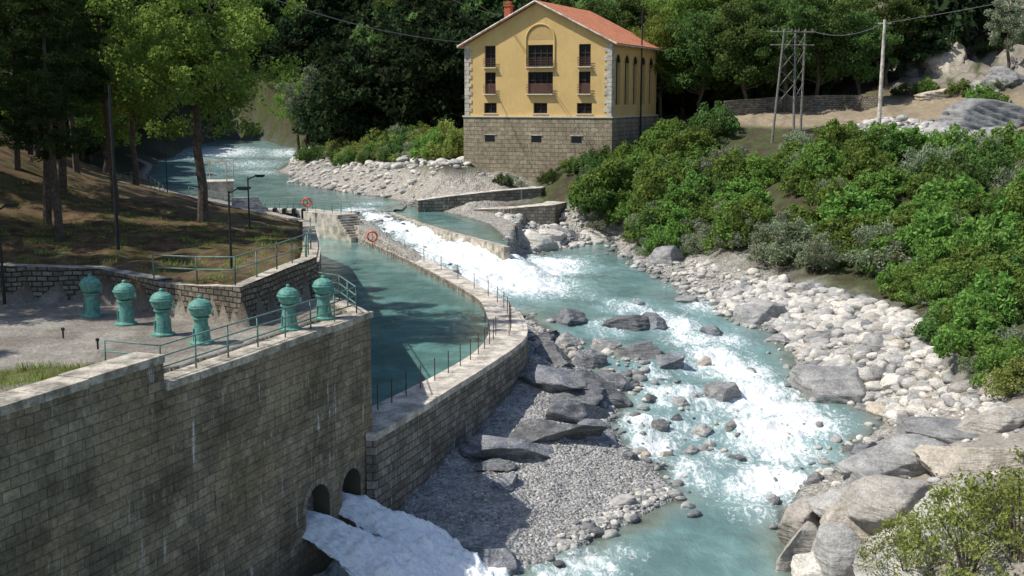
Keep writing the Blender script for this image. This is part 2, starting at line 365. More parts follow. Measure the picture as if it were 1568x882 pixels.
paved=sst(96,104,q[:,1])*sst(131,127,q[:,1])*sst(-38,-34,q[:,0]); hill=lerp(hill,(.45,.43,.38),paved)
plc=np.tile(np.array([.36,.33,.29]),(len(q),1)); plc=lerp(plc,(.48,.45,.40),sst(.45,.6,n2)); 
gs=sst(3.2,1.6,np.abs((q-MW(14.5))@WDn+2.3))*sst(36.5,35,q[:,1]); plc=lerp(plc,(.20,.21,.08),gs*sst(.35,.55,n2))
hill=hill*(pl>0)[:,None]+plc*(pl<=0)[:,None]
col=col*(1-lb[:,None])+hill*lb[:,None]
peb=np.clip(grav+isl+bar*.9+(pl<=0)*.3,0,1)*(1-lb*.6)
nx,ny=len(xs),len(ys); ii=np.arange(nx*ny).reshape(ny,nx)
Q=np.stack([ii[:-1,:-1],ii[:-1,1:],ii[1:,1:],ii[1:,:-1]],-1).reshape(-1,4)
m,nt=newmat('ground'); n=N(nt)
ca=n('ShaderNodeAttribute',attribute_name='Col').outputs['Color']; pb=n('ShaderNodeAttribute',attribute_name='peb').outputs['Fac']
pos=n('ShaderNodeNewGeometry').outputs['Position']
a=n.noise(pos,1.1,7,.7); b=n.noise(pos,8,5,.75)
v=n('ShaderNodeTexVoronoi',{'Vector':pos,'Scale':6.5,'Randomness':1.0}); v2=n('ShaderNodeTexVoronoi',{'Vector':pos,'Scale':2.2})
vc=n('ShaderNodeSeparateColor',{0:v.outputs['Color']}).outputs[0]; vc2=n('ShaderNodeSeparateColor',{0:v2.outputs['Color']}).outputs[1]
c=n.mix(n.ramp(a,.35,.7,.5,0),ca,(.4,.38,.35),'MULTIPLY')
c=n.mix(n.ramp(b,.35,.7,.5,0),c,(.35,.33,.3),'MULTIPLY')
pv=n.math('ADD',n.math('ADD',n.math('MULTIPLY',vc,.75),n.math('MULTIPLY',vc2,.25)),.62)
c=n.mix(pb,c,n.scale(c,pv))
h=n.math('ADD',n.math('ADD',a,n.math('MULTIPLY',b,.6)),n.math('MULTIPLY',n.math('MULTIPLY',pb,-1.2),v.outputs['Distance']))
bsdf_out(n,c,.95,h,.9,.17,spec=.15); M['ground']=m
ground=mkobj('ground',np.c_[q,tz],Q,m,attrs={'peb':peb},col=col)

# ---------------------------------------------------------------- water
def watermat(name,deep,rough=.12,bsc=1.3,bst=.35,up=1.25):
    m,nt=newmat(name); n=N(nt); pos=n('ShaderNodeNewGeometry').outputs['Position']
    fo=n('ShaderNodeAttribute',attribute_name='foam').outputs['Fac']; dp=n('ShaderNodeAttribute',attribute_name='dep').outputs['Fac']
    mp=n('ShaderNodeMapping',{'Vector':pos,'Rotation':(0,0,.3),'Scale':(1,.5,.6)}).outputs[0]
    a=n.noise(mp,bsc,5,.6,.6); b=n.noise(mp,bsc*5,4,.65,.3); st=n.noise(mp,1.5,10,.76,1.8); st2=n.noise(mp,6,6,.7,.8)
    stt=n.math('ADD',n.math('MULTIPLY',st,.65),n.math('MULTIPLY',st2,.35))
    f=n.math('ADD',fo,n.math('MULTIPLY',n.math('SUBTRACT',stt,.5),4.2)); f=n.ramp(f,.38,1.12)
    f=n.math('MULTIPLY',f,n.ramp(fo,.03,.3))
    big=n.noise(pos,.25,3)
    cc=n.mix(n.ramp(a,.35,.65),deep,[k*up for k in deep]); cc=n.mix(n.ramp(big,.4,.62,0,.6),cc,[k*.55 for k in deep])
    cc=n.mix(n.ramp(dp,.05,.55,.8,0),cc,(.24,.25,.19))
    cc=n.mix(n.ramp(fo,.05,.8,.0,.6),cc,(.32,.46,.47))
    c=n.mix(f,cc,(.89,.92,.92))
    h=n.math('ADD',n.math('ADD',a,n.math('MULTIPLY',b,.3)),n.math('MULTIPLY',n.math('MULTIPLY',stt,fo),3.))
    bp=n('ShaderNodeBump',{'Height':h,'Strength':bst,'Distance':.17})
    p=n('ShaderNodeBsdfPrincipled',{'Base Color':c,'Roughness':n.math('ADD',n.math('MULTIPLY',f,.6),rough),'IOR':1.33,'Specular IOR Level':.5,'Normal':bp.outputs[0]})
    tr=n('ShaderNodeBsdfTransparent',{'Color':(.8,.9,.88,1)})
    al=n.math('MAXIMUM',n.ramp(dp,0,.35,.4,1),f)
    mx=n('ShaderNodeMixShader',{0:al}); nt.links.new(tr.outputs[0],mx.inputs[1]); nt.links.new(p.outputs[0],mx.inputs[2])
    o=n('ShaderNodeOutputMaterial'); nt.links.new(mx.outputs[0],o.inputs[0]); return m
M['water']=watermat('river_water',(.14,.24,.235),rough=.1,bst=.55); M['canal']=watermat('canal_water',(.125,.25,.235),rough=.06,bsc=1.0,bst=.3)
def foamf(qq,blobs):
    r=np.zeros(len(qq))
    for c,rad,s in blobs:
        d2=((qq[:,0]-c[0])/rad)**2+((qq[:,1]-c[1])/(rad*1.5))**2; r=np.maximum(r,s*np.exp(-d2*.9))
    return r
def watersheet(name,poly,hf,x0,x1,y0,y1,st,blobs,mat,dil=1.0,amp=.03,excl=True):
    X,Y=np.meshgrid(np.arange(x0,x1,st),np.arange(y0,y1,st)); qq=np.c_[X.ravel(),Y.ravel()]
    s=sdist(poly,qq); z=hf(qq); fo=foamf(qq,blobs)
    tzz=terrain(qq)[0]
    z=z+(fbm(qq*.9,3,5)-.5)*(amp*2+fo*.5)+(fbm(qq*2.8,2,8)-.5)*fo*.45
    keep=(s<dil)
    if excl: keep&=(sdist(LB,qq)>-.6)&(sdist(canal,qq)>.3)
    id_=np.arange(len(qq)).reshape(X.shape); k=keep.reshape(X.shape)
    F_=np.stack([id_[:-1,:-1],id_[:-1,1:],id_[1:,1:],id_[1:,:-1]],-1)[(k[:-1,:-1]&k[:-1,1:]&k[1:,1:]&k[1:,:-1])]
    u,inv=np.unique(F_.ravel(),return_inverse=True)
    return mkobj(name,np.c_[qq,z][u],inv.reshape(-1,4),mat,attrs={'foam':fo[u],'dep':np.clip(z-tzz,0,3)[u]})
def onwater(a,b):
    z=4.
    for _ in range(6): pt=P(a,b,z); z=float(idw(rivZ,pt[None,:2],4)[0])
    return P(a,b,z)
bl=[]
for a,b,r,s in [(550,322,2.5,1.2),(580,332,3,1.2),(620,350,3.5,1.2),(650,365,4,1.2),(690,385,4.5,1.2),(730,400,5,1.3),(770,408,5,1.3),(800,415,4.5,1.3),(840,405,4,1.1),(800,435,3,.9),(870,395,3,.55),(700,410,3,1.2),(740,430,3,1.1),(740,385,3,1.2),(690,370,3,1.1),
    (960,470,2.6,.7),(930,500,2.,.7),(1000,480,2,.8),(1040,500,2,1.),(1075,470,2,.8),(1060,520,2,1.),(1110,520,2,.8),(1060,560,2,.7),(1090,545,2,1.15),(1130,570,2.3,1.2),(1100,615,2,.8),(1160,600,2.4,1.25),(1195,625,2.4,1.25),(1225,645,2.2,1.2),(1180,655,2.4,1.25),(1140,625,2,1.),(1150,680,2,.8),(1200,690,2.,1.05),(1180,735,2.,1.1),(1215,740,1.6,1.),(1150,750,1.8,.9),(1160,780,1.6,.6),(1050,600,1.6,.9),(1010,600,1.6,.85),(980,645,1.5,.95),(1000,670,1.5,1.05),(980,695,1.3,.9),(1040,650,1.5,.75),(1060,720,1.6,.8),(1100,700,1.6,.6),(1270,640,1.8,.65),(1000,560,1.4,.7),(1080,640,2,.6),(900,450,3,.4),(1240,700,2,.6),
    (900,865,1.6,.8),(850,875,1.3,.8),(950,850,1.2,.6),(1020,590,3,.45),(1120,660,4,.5),(1080,520,4,.5),(1100,740,3,.4)]:
    bl.append((onwater(a,b),r,s))
for x,y,r in [(-3,40.3,2.8),(-4.5,38,3),(-2,38,2.4),(-5,42,2.6),(-1.2,40,1.8),(-3.6,43.5,1.5)]: bl.append(((x,y),r,1.9))
watersheet('river',riv,bodies[0][1],-19,36,16,134,.24,bl,M['water'])
watersheet('weir_pool',pool,bodies[1][1],-18,2,95,140,.4,[],M['canal'],dil=.6,excl=False)
blu=[(P(*a)[:2],r,s) for a,r,s in [((380,250,8.8),9,.6),((350,232,9.8),9,.8),((400,262,8.4),7,.6),((330,265,8.5),8,.4),((440,230,10),7,.7),((300,240,9.5),7,.5),((548,322,7.6),3,.9),((570,312,7.6),2.5,.6)]]
watersheet('upstream_river',up,bodies[2][1],-90,-8,110,275,.8,blu,M['water'],dil=1.5)
watersheet('canal_water',canal,lambda k:np.full(len(k),CW),-32,1,46,127,.4,[(P(425,352,CW)[:2],3,1.),(P(445,365,CW)[:2],2.5,.7)],M['canal'],dil=.7,amp=.02,excl=False)

# ---------------------------------------------------------------- main retaining wall with arches
def hitwall(px,py):
    d=ray(px,py); t=(M2@WDn)/(d[:2]@WDn); p=d*t+np.array([0,0,CZ]); return (M2-p[:2])@WD,p[2]
def bm_flip(o):
    b=bmesh.new(); b.from_mesh(o.data); bmesh.ops.recalc_face_normals(b,faces=b.faces); b.to_mesh(o.data); b.free()
s_step=(M2-np.array([-10.75,35.4]))@WD
def wall_mesh(name,s0,s1,z0,z1,th_=1.3):
    a=MW(s0);b=MW(s1); ai=a-WDn*th_; bi=b-WDn*th_
    V=[(*a,z0),(*b,z0),(*bi,z0),(*ai,z0),(*a,z1),(*b,z1),(*bi,z1),(*ai,z1)]
    Q=[(0,1,2,3),(7,6,5,4),(4,5,1,0),(5,6,2,1),(6,7,3,2),(7,4,0,3)]
    me=bpy.data.meshes.new(name); me.from_pydata([tuple(map(float,v)) for v in V],[],Q); me.update()
    uvl=me.uv_layers.new(name='UVMap')
    for p in me.polygons:
        for li in p.loop_indices:
            v=me.vertices[me.loops[li].vertex_index].co
            s=(M2-np.array(v[:2]))@WD; tt=(np.array(v[:2])-M2)@WDn
            uvl.data[li].uv=(s+tt if abs(p.normal.z)<.5 else s, v.z if abs(p.normal.z)<.5 else tt)
    me.materials.append(M['wall']); o=bpy.data.objects.new(name,me); scene.collection.objects.link(o)
    bm_flip(o); return o
rw=empty('stone_retaining_wall')
w1=wall_mesh('masonry_low',0,s_step,0,11.05); w2=wall_mesh('masonry_high',s_step+.003,40,0,11.95)
w1.parent=rw; w2.parent=rw
arch=[]
M['archst']=simple('arch_stone',(.24,.21,.165),.9,.4,2)
for (px,py,wd) in [(487,776,1.75),(538,746,1.55)]:
    s,z=hitwall(px,py); arch.append((s,z,wd))
    r=wd/2; prof=[(-r,-1.1),(r,-1.1)]+[(r*math.cos(t),r*math.sin(t)*1.0) for t in np.linspace(0,math.pi,13)]
    V=[];k=len(prof)
    for off in (.5,-1.15):
        for a_,b_ in prof:
            p=MW(s+a_)+WDn*off; V.append((p[0],p[1],z+b_))
    Qs=[tuple(range(k)),tuple(range(2*k-1,k-1,-1))]+[(i,i+k,(i+1)%k+k,(i+1)%k) for i in range(k)]
    cut=mkobj('cut',V,Qs,M['dark'],smooth=False); bm_flip(cut)
    md=w1.modifiers.new('b','BOOLEAN'); md.object=cut; md.operation='DIFFERENCE'; md.solver='EXACT'
    bpy.context.view_layer.objects.active=w1
    with bpy.context.temp_override(object=w1,active_object=w1): bpy.ops.object.modifier_apply(modifier='b')
    bpy.data.objects.remove(cut)
    V2=[] # sheet closing the culvert, its dark colour stands for the shade inside
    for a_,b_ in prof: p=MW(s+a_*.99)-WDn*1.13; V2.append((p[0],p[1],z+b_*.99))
    mkobj('culvert_shade_sheet',V2,[tuple(range(k))],M['dark'],smooth=False,parent=rw)
    mb=MB()
    for i in range(9):
        t0=math.pi*i/9+.02; t1=math.pi*(i+1)/9-.02; vv=[]
        for off in (.03,-.3):
            for rr,t in ((r+.01,t0),(r+.27,t0),(r+.27,t1),(r+.01,t1)):
                p=MW(s+rr*math.cos(t))+WDn*off; vv.append((p[0],p[1],z+rr*math.sin(t)))
        mb.add(vv,[(0,1,2,3),(7,6,5,4),(0,4,5,1),(1,5,6,2),(2,6,7,3),(3,7,4,0)])
    mb.obj('arch_ring',M['archst'],parent=rw)
mb=MB()
def cop(s0,s1,z,hh=.25,w_=1.0,pro=.09):
    n_=max(1,int(abs(s1-s0)/1.6)); 
    for i in range(n_):
        a=s0+(s1-s0)*i/n_+.008; b=s0+(s1-s0)*(i+1)/n_-.008; c=(MW(a)+MW(b))/2-WDn*(w_/2-pro+float(rng.uniform(-.015,.015)))
        mb.box((c[0],c[1],z-hh/2+float(rng.uniform(-.018,.018))),(abs(b-a),w_,hh),rz=math.atan2(WD[1],WD[0]))
cop(-.12,s_step-.02,11.302,w_=.9); cop(s_step,40,12.2,w_=1.1)
c=MW(s_step+.1)-WDn*.45; mb.box((c[0],c[1],11.5),(.2,.9,.88),rz=math.atan2(WD[1],WD[0]))
mb.obj('coping',M['concrete'],parent=rw)
def polywall(name,pts,z0,z1,thick,mat,parent=None,side=1,smooth=False,top=None):
    pts=np.array(pts,float); k=len(pts); d=np.gradient(pts,axis=0); d/=np.linalg.norm(d,axis=1)[:,None]+1e-9
    nr=np.c_[-d[:,1],d[:,0]]*side*thick; run=np.r_[0,np.cumsum(np.linalg.norm(np.diff(pts,axis=0),axis=1))]
    z1=np.broadcast_to(z1,(k,)); z0=np.broadcast_to(z0,(k,))
    V=[];UV=[];Q=[];mi=[]
    def strip(A,B,ua,ub,mm):
        b0=len(V)
        for i in range(k): V.extend([A[i],B[i]]); UV.extend([ua[i],ub[i]])
        for i in range(k-1): Q.append((b0+2*i,b0+2*i+2,b0+2*i+3,b0+2*i+1)); mi.append(mm)
    o0=np.c_[pts,z0];o1=np.c_[pts,z1];i0=np.c_[pts+nr,z0];i1=np.c_[pts+nr,z1]
    strip(o0,o1,np.c_[run,z0],np.c_[run,z1],0); strip(i1,i0,np.c_[run,z1],np.c_[run,z0],0)
    strip(o1,i1,np.c_[run,z1],np.c_[run,z1+thick],1)
    for e in (0,k-1):
        b0=len(V); V.extend([o0[e],i0[e],i1[e],o1[e]]); UV.extend([(0,z0[e]),(thick,z0[e]),(thick,z1[e]),(0,z1[e])]); Q.append((b0,b0+1,b0+2,b0+3)); mi.append(0)
    o=mkobj(name,V,Q,[mat,top or M['concrete']],midx=mi,uv=UV,smooth=smooth,parent=parent); bm_flip(o); return o
polywall('tip_wall',[M2+WD*.001,(-7.4,50.8),(-8.7,52.5)],2,11.3,.8,M['wall'],parent=rw,side=1)
polywall('canal_bank_wall',[(-8.7,52.5),(-9.5,58),(-12,72),(-16.6,98),(-25,118),(-31,125)],3,[12.7,12.6,11.6,9.8,8.9,8.9],.9,M['wall2'],side=1)
polywall('terrace_wall',[(-8.8,52.4),(-9.5,48.5),(-10.4,44.5),(-12.3,45.7),(-14.5,47.3)],10.9,[12.95,12.95,12.85,12.7,12.55],.6,M['rubble'],side=-1)
polywall('dry_stone_wall',[(-14.5,47.3),(-16.2,49.2),(-18,50.5),(-21.5,49.8),(-27,49.5)],10.9,[12.7,12.6,12.7,12.9,13.1],.7,M['rubble'],side=-1)
# ---------------------------------------------------------------- canal outer wall
def resamp(A,nn):
    t=np.linspace(0,1,len(A)); tt=np.linspace(0,1,nn)
    B=np.stack([np.interp(tt,t,A[:,i]) for i in range(3)],1)
    for _ in range(6): B[1:-1]=.25*B[:-2]+.5*B[1:-1]+.25*B[2:]
    return B
NN=90; OO=resamp(O,NN); II=resamp(I,NN); OO[0,:2]=MW(.6)+WDn*.02; II[0]=(-6.3,51,WK)
run=np.r_[0,np.cumsum(np.linalg.norm(np.diff(OO[:,:2],axis=0),axis=1))]
V=[];UV=[];Q=[];mi=[]
def strip(A,B,ua,ub,mm):
    b0=len(V)
    for i in range(len(A)): V.extend([A[i],B[i]]); UV.extend([ua[i],ub[i]])
    for i in range(len(A)-1): Q.append((b0+2*i,b0+2*i+2,b0+2*i+3,b0+2*i+1)); mi.append(mm)
def lvl(A,z): B=A.copy(); B[:,2]=z; return B
outd=(OO-II); outd[:,2]=0; outd/=np.linalg.norm(outd,axis=1)[:,None]
wob=(fbm(np.c_[run*.8,run*0],3,4)-.5)[:,None]*.12
OO=OO+outd*wob
Ob=lvl(OO+outd*.35,0.5); Ot=lvl(OO,WK-.3); Oc=lvl(OO+outd*.08,WK-.3); Oc2=lvl(OO+outd*.08,WK)
strip(Ob,Ot,np.c_[run,run*0+.5],np.c_[run,run*0+WK-.3],0)
strip(Ot,Oc,np.c_[run,run*0],np.c_[run,run*0+.1],1)
strip(Oc,Oc2,np.c_[run,run*0],np.c_[run,run*0+.3],1)
strip(Oc2,II,np.c_[run,run*0],np.c_[run,run*0+1],1)
strip(II,lvl(II,3.5),np.c_[run,run*0+WK],np.c_[run,run*0+3.5],0)
mkobj('canal_wall',V,Q,[M['wall2'],M['conc_light']],midx=mi,uv=UV,smooth=False)
# deck + steps + gates
dk=empty('intake_deck')
mb=MB()
def obox(mb,a,b,wid,z0,z1,m=0):
    a=np.array(a,float);b=np.array(b,float);c=(a+b)/2;d=b-a
    mb.box((c[0],c[1],(z0+z1)/2),(np.linalg.norm(d),wid,z1-z0),m,rz=math.atan2(d[1],d[0]))
obox(mb,(-31,126),(-21.3,124),1.8,8.0,8.35); obox(mb,(-21.8,124.4),(-16.8,119.4),2.4,3,8.3)
obox(mb,(-31.8,126.4),(-30.2,126),2.6,3,8.6)
mb.obj('deck_slab',M['conc_light'],parent=dk)
mb=MB()
a0=np.array([-16.9,119.5]); dr=np.array([.55,-.83]); 
for i in range(9): 
    c=a0+dr*(.2+.38*i); mb.box((c[0],c[1],(4+8.1-.22*i)/2),(.38,2.3,8.1-.22*i-4),rz=math.atan2(dr[1],dr[0]))
mb.obj('steps',M['concrete'],parent=dk)
mb=MB()
for i in range(9):
    f=i/8; c=np.array([-30.3,125.2])*(1-f)+np.array([-21.9,123.2])*f
    mb.box((c[0],c[1],6.2),(.35,.9,4.6))
    if i<8: mb.box((c[0]+.52,c[1]+.2,6.9),(.7,.12,2.4))
mb.obj('sluice_gates',M['dark'],parent=dk)
bs=MB(); 
for i in range(9): 
    c=np.array([-24.6,113.5])+np.array([-.25,.45])*i; bs.box((c[0],c[1],7+.1*i),(2.6,.5,3.2+.2*i),rz=.4)
bs.obj('stone_steps',M['conc_light'])
mb=MB(); mb.box((-32.4,129.5,9.6),(3.3,3.3,2.6),rz=.25)
mb.box((-32.4,129.5,10.97),(3.6,3.6,.16),rz=.25)
for dx,dy in((-1.5,-1.3),(1.4,-1.5),(-1.2,1.5),(1.5,1.2)): mb.tube([(-32.4+dx,129.5+dy,11),(-32.4+dx,129.5+dy,13.2)],.06,6)
mb.tube([(-33.9,128.2,13.2),(-31,128,13.2)],.06,6); mb.tube([(-33.6,131,13.2),(-30.9,130.7,13.2)],.06,6)
mb.obj('concrete_valve_chamber',M['conc_light'])
lip=[P(a,b,7.5)[:2] for a,b in [(586,323),(612,332),(640,342),(670,351),(700,359),(735,368),(772,378)]]
polywall('curved_weir',lip,3.5,7.5,.6,M['concrete'],side=1,smooth=False,top=M['concrete'])
polywall('abutment_wall',[PD(640,300,131)[:2],PD(690,298,132)[:2],PD(760,290,133)[:2],PD(828,285,134)[:2],PD(850,280,140)[:2]],5,[8.7,9.1,9.6,9.9,9.9],1.8,M['wall2'],side=1,top=M['conc_light'])
polywall('abutment_wall',[PD(725,320,129)[:2],PD(780,312,128)[:2],PD(850,303,128)[:2],PD(870,295,132)[:2]],4,[7.9,8.1,8.5,8.5],2.5,M['wall2'],side=1,top=M['conc_light'])
polywall('roadside_wall',[PD(1110,165,150)[:2],PD(1200,160,151)[:2],PD(1290,155,150)[:2],PD(1350,150,146)[:2]],14,[19.6,20.2,20.4,20.2],.6,M['rubble'],side=1,top=M['conc_light'])
# outlet jets
m,nt=newmat('white_water'); n=N(nt); pos=n('ShaderNodeNewGeometry').outputs['Position']
uv=n('ShaderNodeUVMap').outputs[0]; mp=n('ShaderNodeMapping',{'Vector':uv,'Scale':(4.5,.6,1)}).outputs[0]; a=n.noise(mp,2.0,9,.78,1.2); b=n.noise(pos,7,8,.8,.8)
fm=n.math('ADD',n.math('MULTIPLY',a,.6),n.math('MULTIPLY',b,.4))
f=n.ramp(fm,.39,.52)
c=n.mix(f,(.50,.66,.74),(.98,.985,.985))
b_=n('ShaderNodeBsdfDiffuse',{'Color':c,'Normal':n('ShaderNodeBump',{'Height':fm,'Strength':.6,'Distance':.14}).outputs[0]})
ed_=n('ShaderNodeAttribute',attribute_name='edge').outputs['Fac']
alp=n.ramp(n.math('ADD',n.math('MULTIPLY',fm,1.2),n.math('MULTIPLY',ed_,-1.)),.08,.2)
tr=n('ShaderNodeBsdfTransparent'); mx=n('ShaderNodeMixShader',{0:alp}); nt.links.new(tr.outputs[0],mx.inputs[1]); nt.links.new(b_.outputs[0],mx.inputs[2])
o=n('ShaderNodeOutputMaterial'); nt.links.new(mx.outputs[0],o.inputs[0]); M['white']=m
for (s,z,wd) in arch:
    o0=MW(s)-WDn*.9; dirn=np.array([.80,-.60]); nn=150; mm=60; V=[];UV=[];E=[]; sd_=np.array([.6,.8])
    for i in range(nn):
        t=i/(nn-1); Ln=t*8.6
        c=o0+ (WDn*.35+dirn*.65)*Ln; zc=z-.62-2.7*t**1.5
        for j in range(mm):
            u=j/(mm-1)*2-1; wdt=(wd/2)*(.97+1.45*t); p=c+sd_*u*wdt
            V.append((p[0],p[1],zc+.32*(1-u*u)*(1+1.2*t)-.2*t*abs(u)**3)); UV.append((u*wdt,Ln)); E.append(.52*abs(u)**4*min(1,t*4)+.5*sst(.86,1,np.array(t))*(.4+abs(u)))
    V=np.array(V); tt=np.repeat(np.linspace(0,1,nn),mm); U=np.array(UV)
    n_a=fbm(np.c_[U[:,0]*2.0,U[:,1]*.9,U[:,0]*0]+s,4,3)-.5; n_b=fbm(np.c_[U[:,0]*5,U[:,1]*2.2,U[:,0]*0]+s,4,4)-.5; n_c=fbm(V*3.2,4,9)-.5
    V[:,2]+=n_a*(.25+.7*tt)+n_b*.38*(.25+tt)+n_c*(.1+.45*tt); V[:,0]+=n_b*.3*tt; V[:,1]+=n_a*.4*tt
    Qq=np.array([(i*mm+j,i*mm+j+1,(i+1)*mm+j+1,(i+1)*mm+j) for i in range(nn-1) for j in range(mm-1)])
    mkobj('outlet_water',V,Qq,M['white'],uv=UV,attrs={'edge':E})

# ---------------------------------------------------------------- railings, hoists, lamps
def railing(name,pts,h=1.1,rails=(1.1,.6),r=.028,sp=1.8,mat=None,pr=None):
    mb=MB(); pts=[np.asarray(p,float) for p in pts]
    for a,b in zip(pts[:-1],pts[1:]):
        n_=max(1,int(round(np.linalg.norm(b-a)/sp)))
        for i in range(n_+1):
            p=a+(b-a)*i/n_; mb.tube([p-[0,0,.1],p+[0,0,h]],pr or r*1.15,6)
        for rr in rails: mb.tube([a+[0,0,rr],b+[0,0,rr]],r,6)
    return mb.obj(name,mat or M['rail'],smooth=True)
e=lambda s,o=.35,z=11.3:np.array([*(MW(s)-WDn*o),z])
railing('metal_railing',[e(s_step-.3,2.5),e(s_step-.3),e(.5)],rails=(1.1,.75,.4)); railing('metal_railing',[e(.5),(-7.5,50.4,11.3),(-8.9,51.6,11.3)],rails=(1.1,.75,.4))
railing('metal_railing',[(-9.2,52.2,12.9),(-9.8,48.5,12.9),(-10.7,44.9,12.85),(-12.5,46.1,12.7),(-14.7,47.7,12.55)],rails=(1.1,.6),sp=2.2)
railing('metal_railing',[(-9.3,52.5,12.7),(-10,58,12.5),(-12.4,72,11.6)],rails=(1.1,.6),sp=2.5)
mb=MB()
for i in range(2,NN-6,3):
    p=OO[i]*.25+II[i]*.75 if i<40 else OO[i]*.6+II[i]*.4
    mb.tube([p-[0,0,.1],p+[0,0,1.15]],.03,6)
pp=[(OO[i]*.6+II[i]*.4)+[0,0,1.0] for i in range(44,NN-6,3)]; mb.tube(pp,.012,5)
mb.obj('walkway_railing',M['rust'])
railing('metal_railing',[(-30.8,125.3,8.35),(-21.5,123.4,8.35),(-17.4,119.2,8.3)],rails=(1.05,.55),sp=1.5)
railing('metal_railing',[(-31,127,8.35),(-21.3,125.2,8.35),(-16.6,121,8.3)],rails=(1.05,.55),sp=1.5)
railing('metal_railing',[(-25.4,117.3,9),(-30.5,124,9),(-36,131,9.2)],rails=(1.05,.55),sp=1.8)
railing('metal_railing',[PD(185,283,112),PD(218,278,112),PD(250,300,118)],rails=(1.05,.55),sp=1.2)
hp=[(141,485),(193,497),(250,513),(309,526),(443,505),(496,488)]
for (a,b) in hp:
    p=P(a,b,11.3); mb=MB()
    mb.lathe([(.44,0),(.44,.07),(.36,.1),(.33,.14),(.25,.75),(.24,.88),(.31,.92),(.31,.98),(.22,1.0)],p,20)
    mb.lathe([(.2,1.0),(.3,1.03),(.36,1.12),(.40,1.25),(.41,1.33),(.40,1.42),(.34,1.52),(.22,1.6),(.10,1.64),(.07,1.66),(.08,1.72),(.03,1.76)],p,24)
    mb.lathe([(.425,1.30),(.44,1.31),(.44,1.35),(.425,1.36)],p,24)
    mb.tube([p+[.22,-.1,1.15],p+[.5,-.22,1.15]],.05,8); mb.tube([p+[.5,-.22,1.05],p+[.5,-.22,1.28]],.03,6)
    for t in range(4): 
        th_=t*1.57+.78; mb.box(p+[.26*math.cos(th_),.26*math.sin(th_),.33],(.16,.03,.5),rz=th_)
    mb.obj('gate_hoist',M['teal'],smooth=False)
for a,b in [(97,518),(150,535)]:
    p=P(a,b,11.35); mb=MB(); mb.tube([p,p+[0,0,.35]],.035,8); mb.lathe([(.07,.3),(.07,.38),(.03,.4)],p,8); mb.obj('bollard_pipe',M['dark'])
def lamp(base,top,arm=(0,0),r=.05,head=True):
    mb=MB(); h=top-base[2]; mb.tube([base-[0,0,.3],base+[0,0,h*.5],base+[0,0,h]],[r*1.3,r,r*.8],8)
    mb.lathe([(r*2.2,0),(r*2.2,.15),(r*1.4,.2)],base,8)
    if head:
        t=base+[0,0,h]; e_=t+[arm[0],arm[1],.12]; mb.tube([t-[0,0,.1],e_],r*.7,6)
        mb.box(e_+[arm[0]*.45,arm[1]*.45,0],(.55,.26,.10),rz=math.atan2(arm[1],arm[0])); mb.box(e_+[arm[0]*.45,arm[1]*.45,-.07],(.42,.2,.05),rz=math.atan2(arm[1],arm[0]))
    return mb.obj('street_lamp',M['dark'],smooth=False)
def lampat(px,y0,y1,arm,Y,**k):
    b=PD(px,y0,Y); t=PD(px,y1,b[1]); return lamp(b,t[2],arm,**k)
lampat(355,425,292,(.45,0),Y=50); lampat(383,372,272,(.5,0),Y=70); lampat(182,405,130,(.0,.0),Y=56,head=False,r=.08)
lampat(8,478,318,(.4,0),Y=49.5,r=.06); lampat(257,308,225,(.3,.1),Y=112)
for p in [PD(570,362,104),PD(470,310,121)]:
    mb=MB(); R=.42; pts=[p+[R*math.cos(t),0.05*math.sin(3*t),R*math.sin(t)] for t in np.linspace(0,2*math.pi,25)]; mb.tube(pts,.085,8,cap=False); mb.tube([p+[0.0,.1,-1.1],p+[0,.1,.5]],.03,6)
    mb.obj('life_ring',M['orange'],smooth=True)
def g2(px,Y):
    x=(px-784)/F*(Y*.99); return np.array([x,Y,float(th(x,Y))])
# lattice-braced mast on the road
mb=MB(); A=g2(1183,131);B=g2(1216,132)
tz_=PD(1200,45,132)[2]
TA=np.array([A[0]+1.0,131.2,tz_]); TB=np.array([B[0]-.2,132,tz_]); TC=np.array([B[0]+1.0,132.6,tz_]); Cb=B+[.9,.6,0]
legs=[(A-[0,0,.3],TA),(B-[0,0,.3],TB),(Cb-[0,0,.3],TC)]
for a,b in legs: mb.tube([a,b],[.15,.10],8)
L_=lambda k,f:np.array(legs[k][0])*(1-f)+np.array(legs[k][1])*f
for f0,f1 in ((.35,.5),(.5,.65),(.65,.8),(.8,.95)):
    mb.tube([L_(0,f0),L_(1,f1)],.045,6); mb.tube([L_(1,f0),L_(0,f1)],.045,6); mb.tube([L_(1,f0),L_(2,f1)],.04,6); mb.tube([L_(2,f0),L_(1,f1)],.04,6)
for zz in (.3,1.7): mb.tube([(A[0]-.4,131.5,tz_-zz),(B[0]+1.9,132,tz_-zz)],.08,6)
for i in range(7): x=A[0]-.3+i*.75; mb.lathe([(.06,0),(.1,.08),(.06,.16),(.1,.24),(.03,.3)],(x,131.7,tz_-.25),8)
mb.obj('utility_pole',simple('galvanised_steel',(.22,.20,.18),.6,.4,4))
b=g2(1346,128); t=PD(1352,30,128); mb=MB(); mb.tube([b-[0,0,.3],[b[0]+.1,128,t[2]]],[.24,.15],10); mb.tube([(b[0]-.6,128,t[2]-.4),(b[0]+.8,128,t[2]-.4)],.06,6); mb.obj('utility_pole',M['conc_light']); pole2=t
b=g2(981,150); t=PD(981,10,150); mb=MB(); mb.tube([b,[b[0],150,t[2]]],[.12,.08],8); mb.tube([(b[0]-.6,150,t[2]-.6),(b[0]+.6,150,t[2]-.6)],.05,6); mb.tube([(b[0]-.6,150,t[2]-1.3),(b[0]+.6,150,t[2]-1.3)],.05,6); mb.obj('utility_pole',M['dark'])
M['cable']=simple('cable_sheath',(.16,.16,.165),.5,.1)
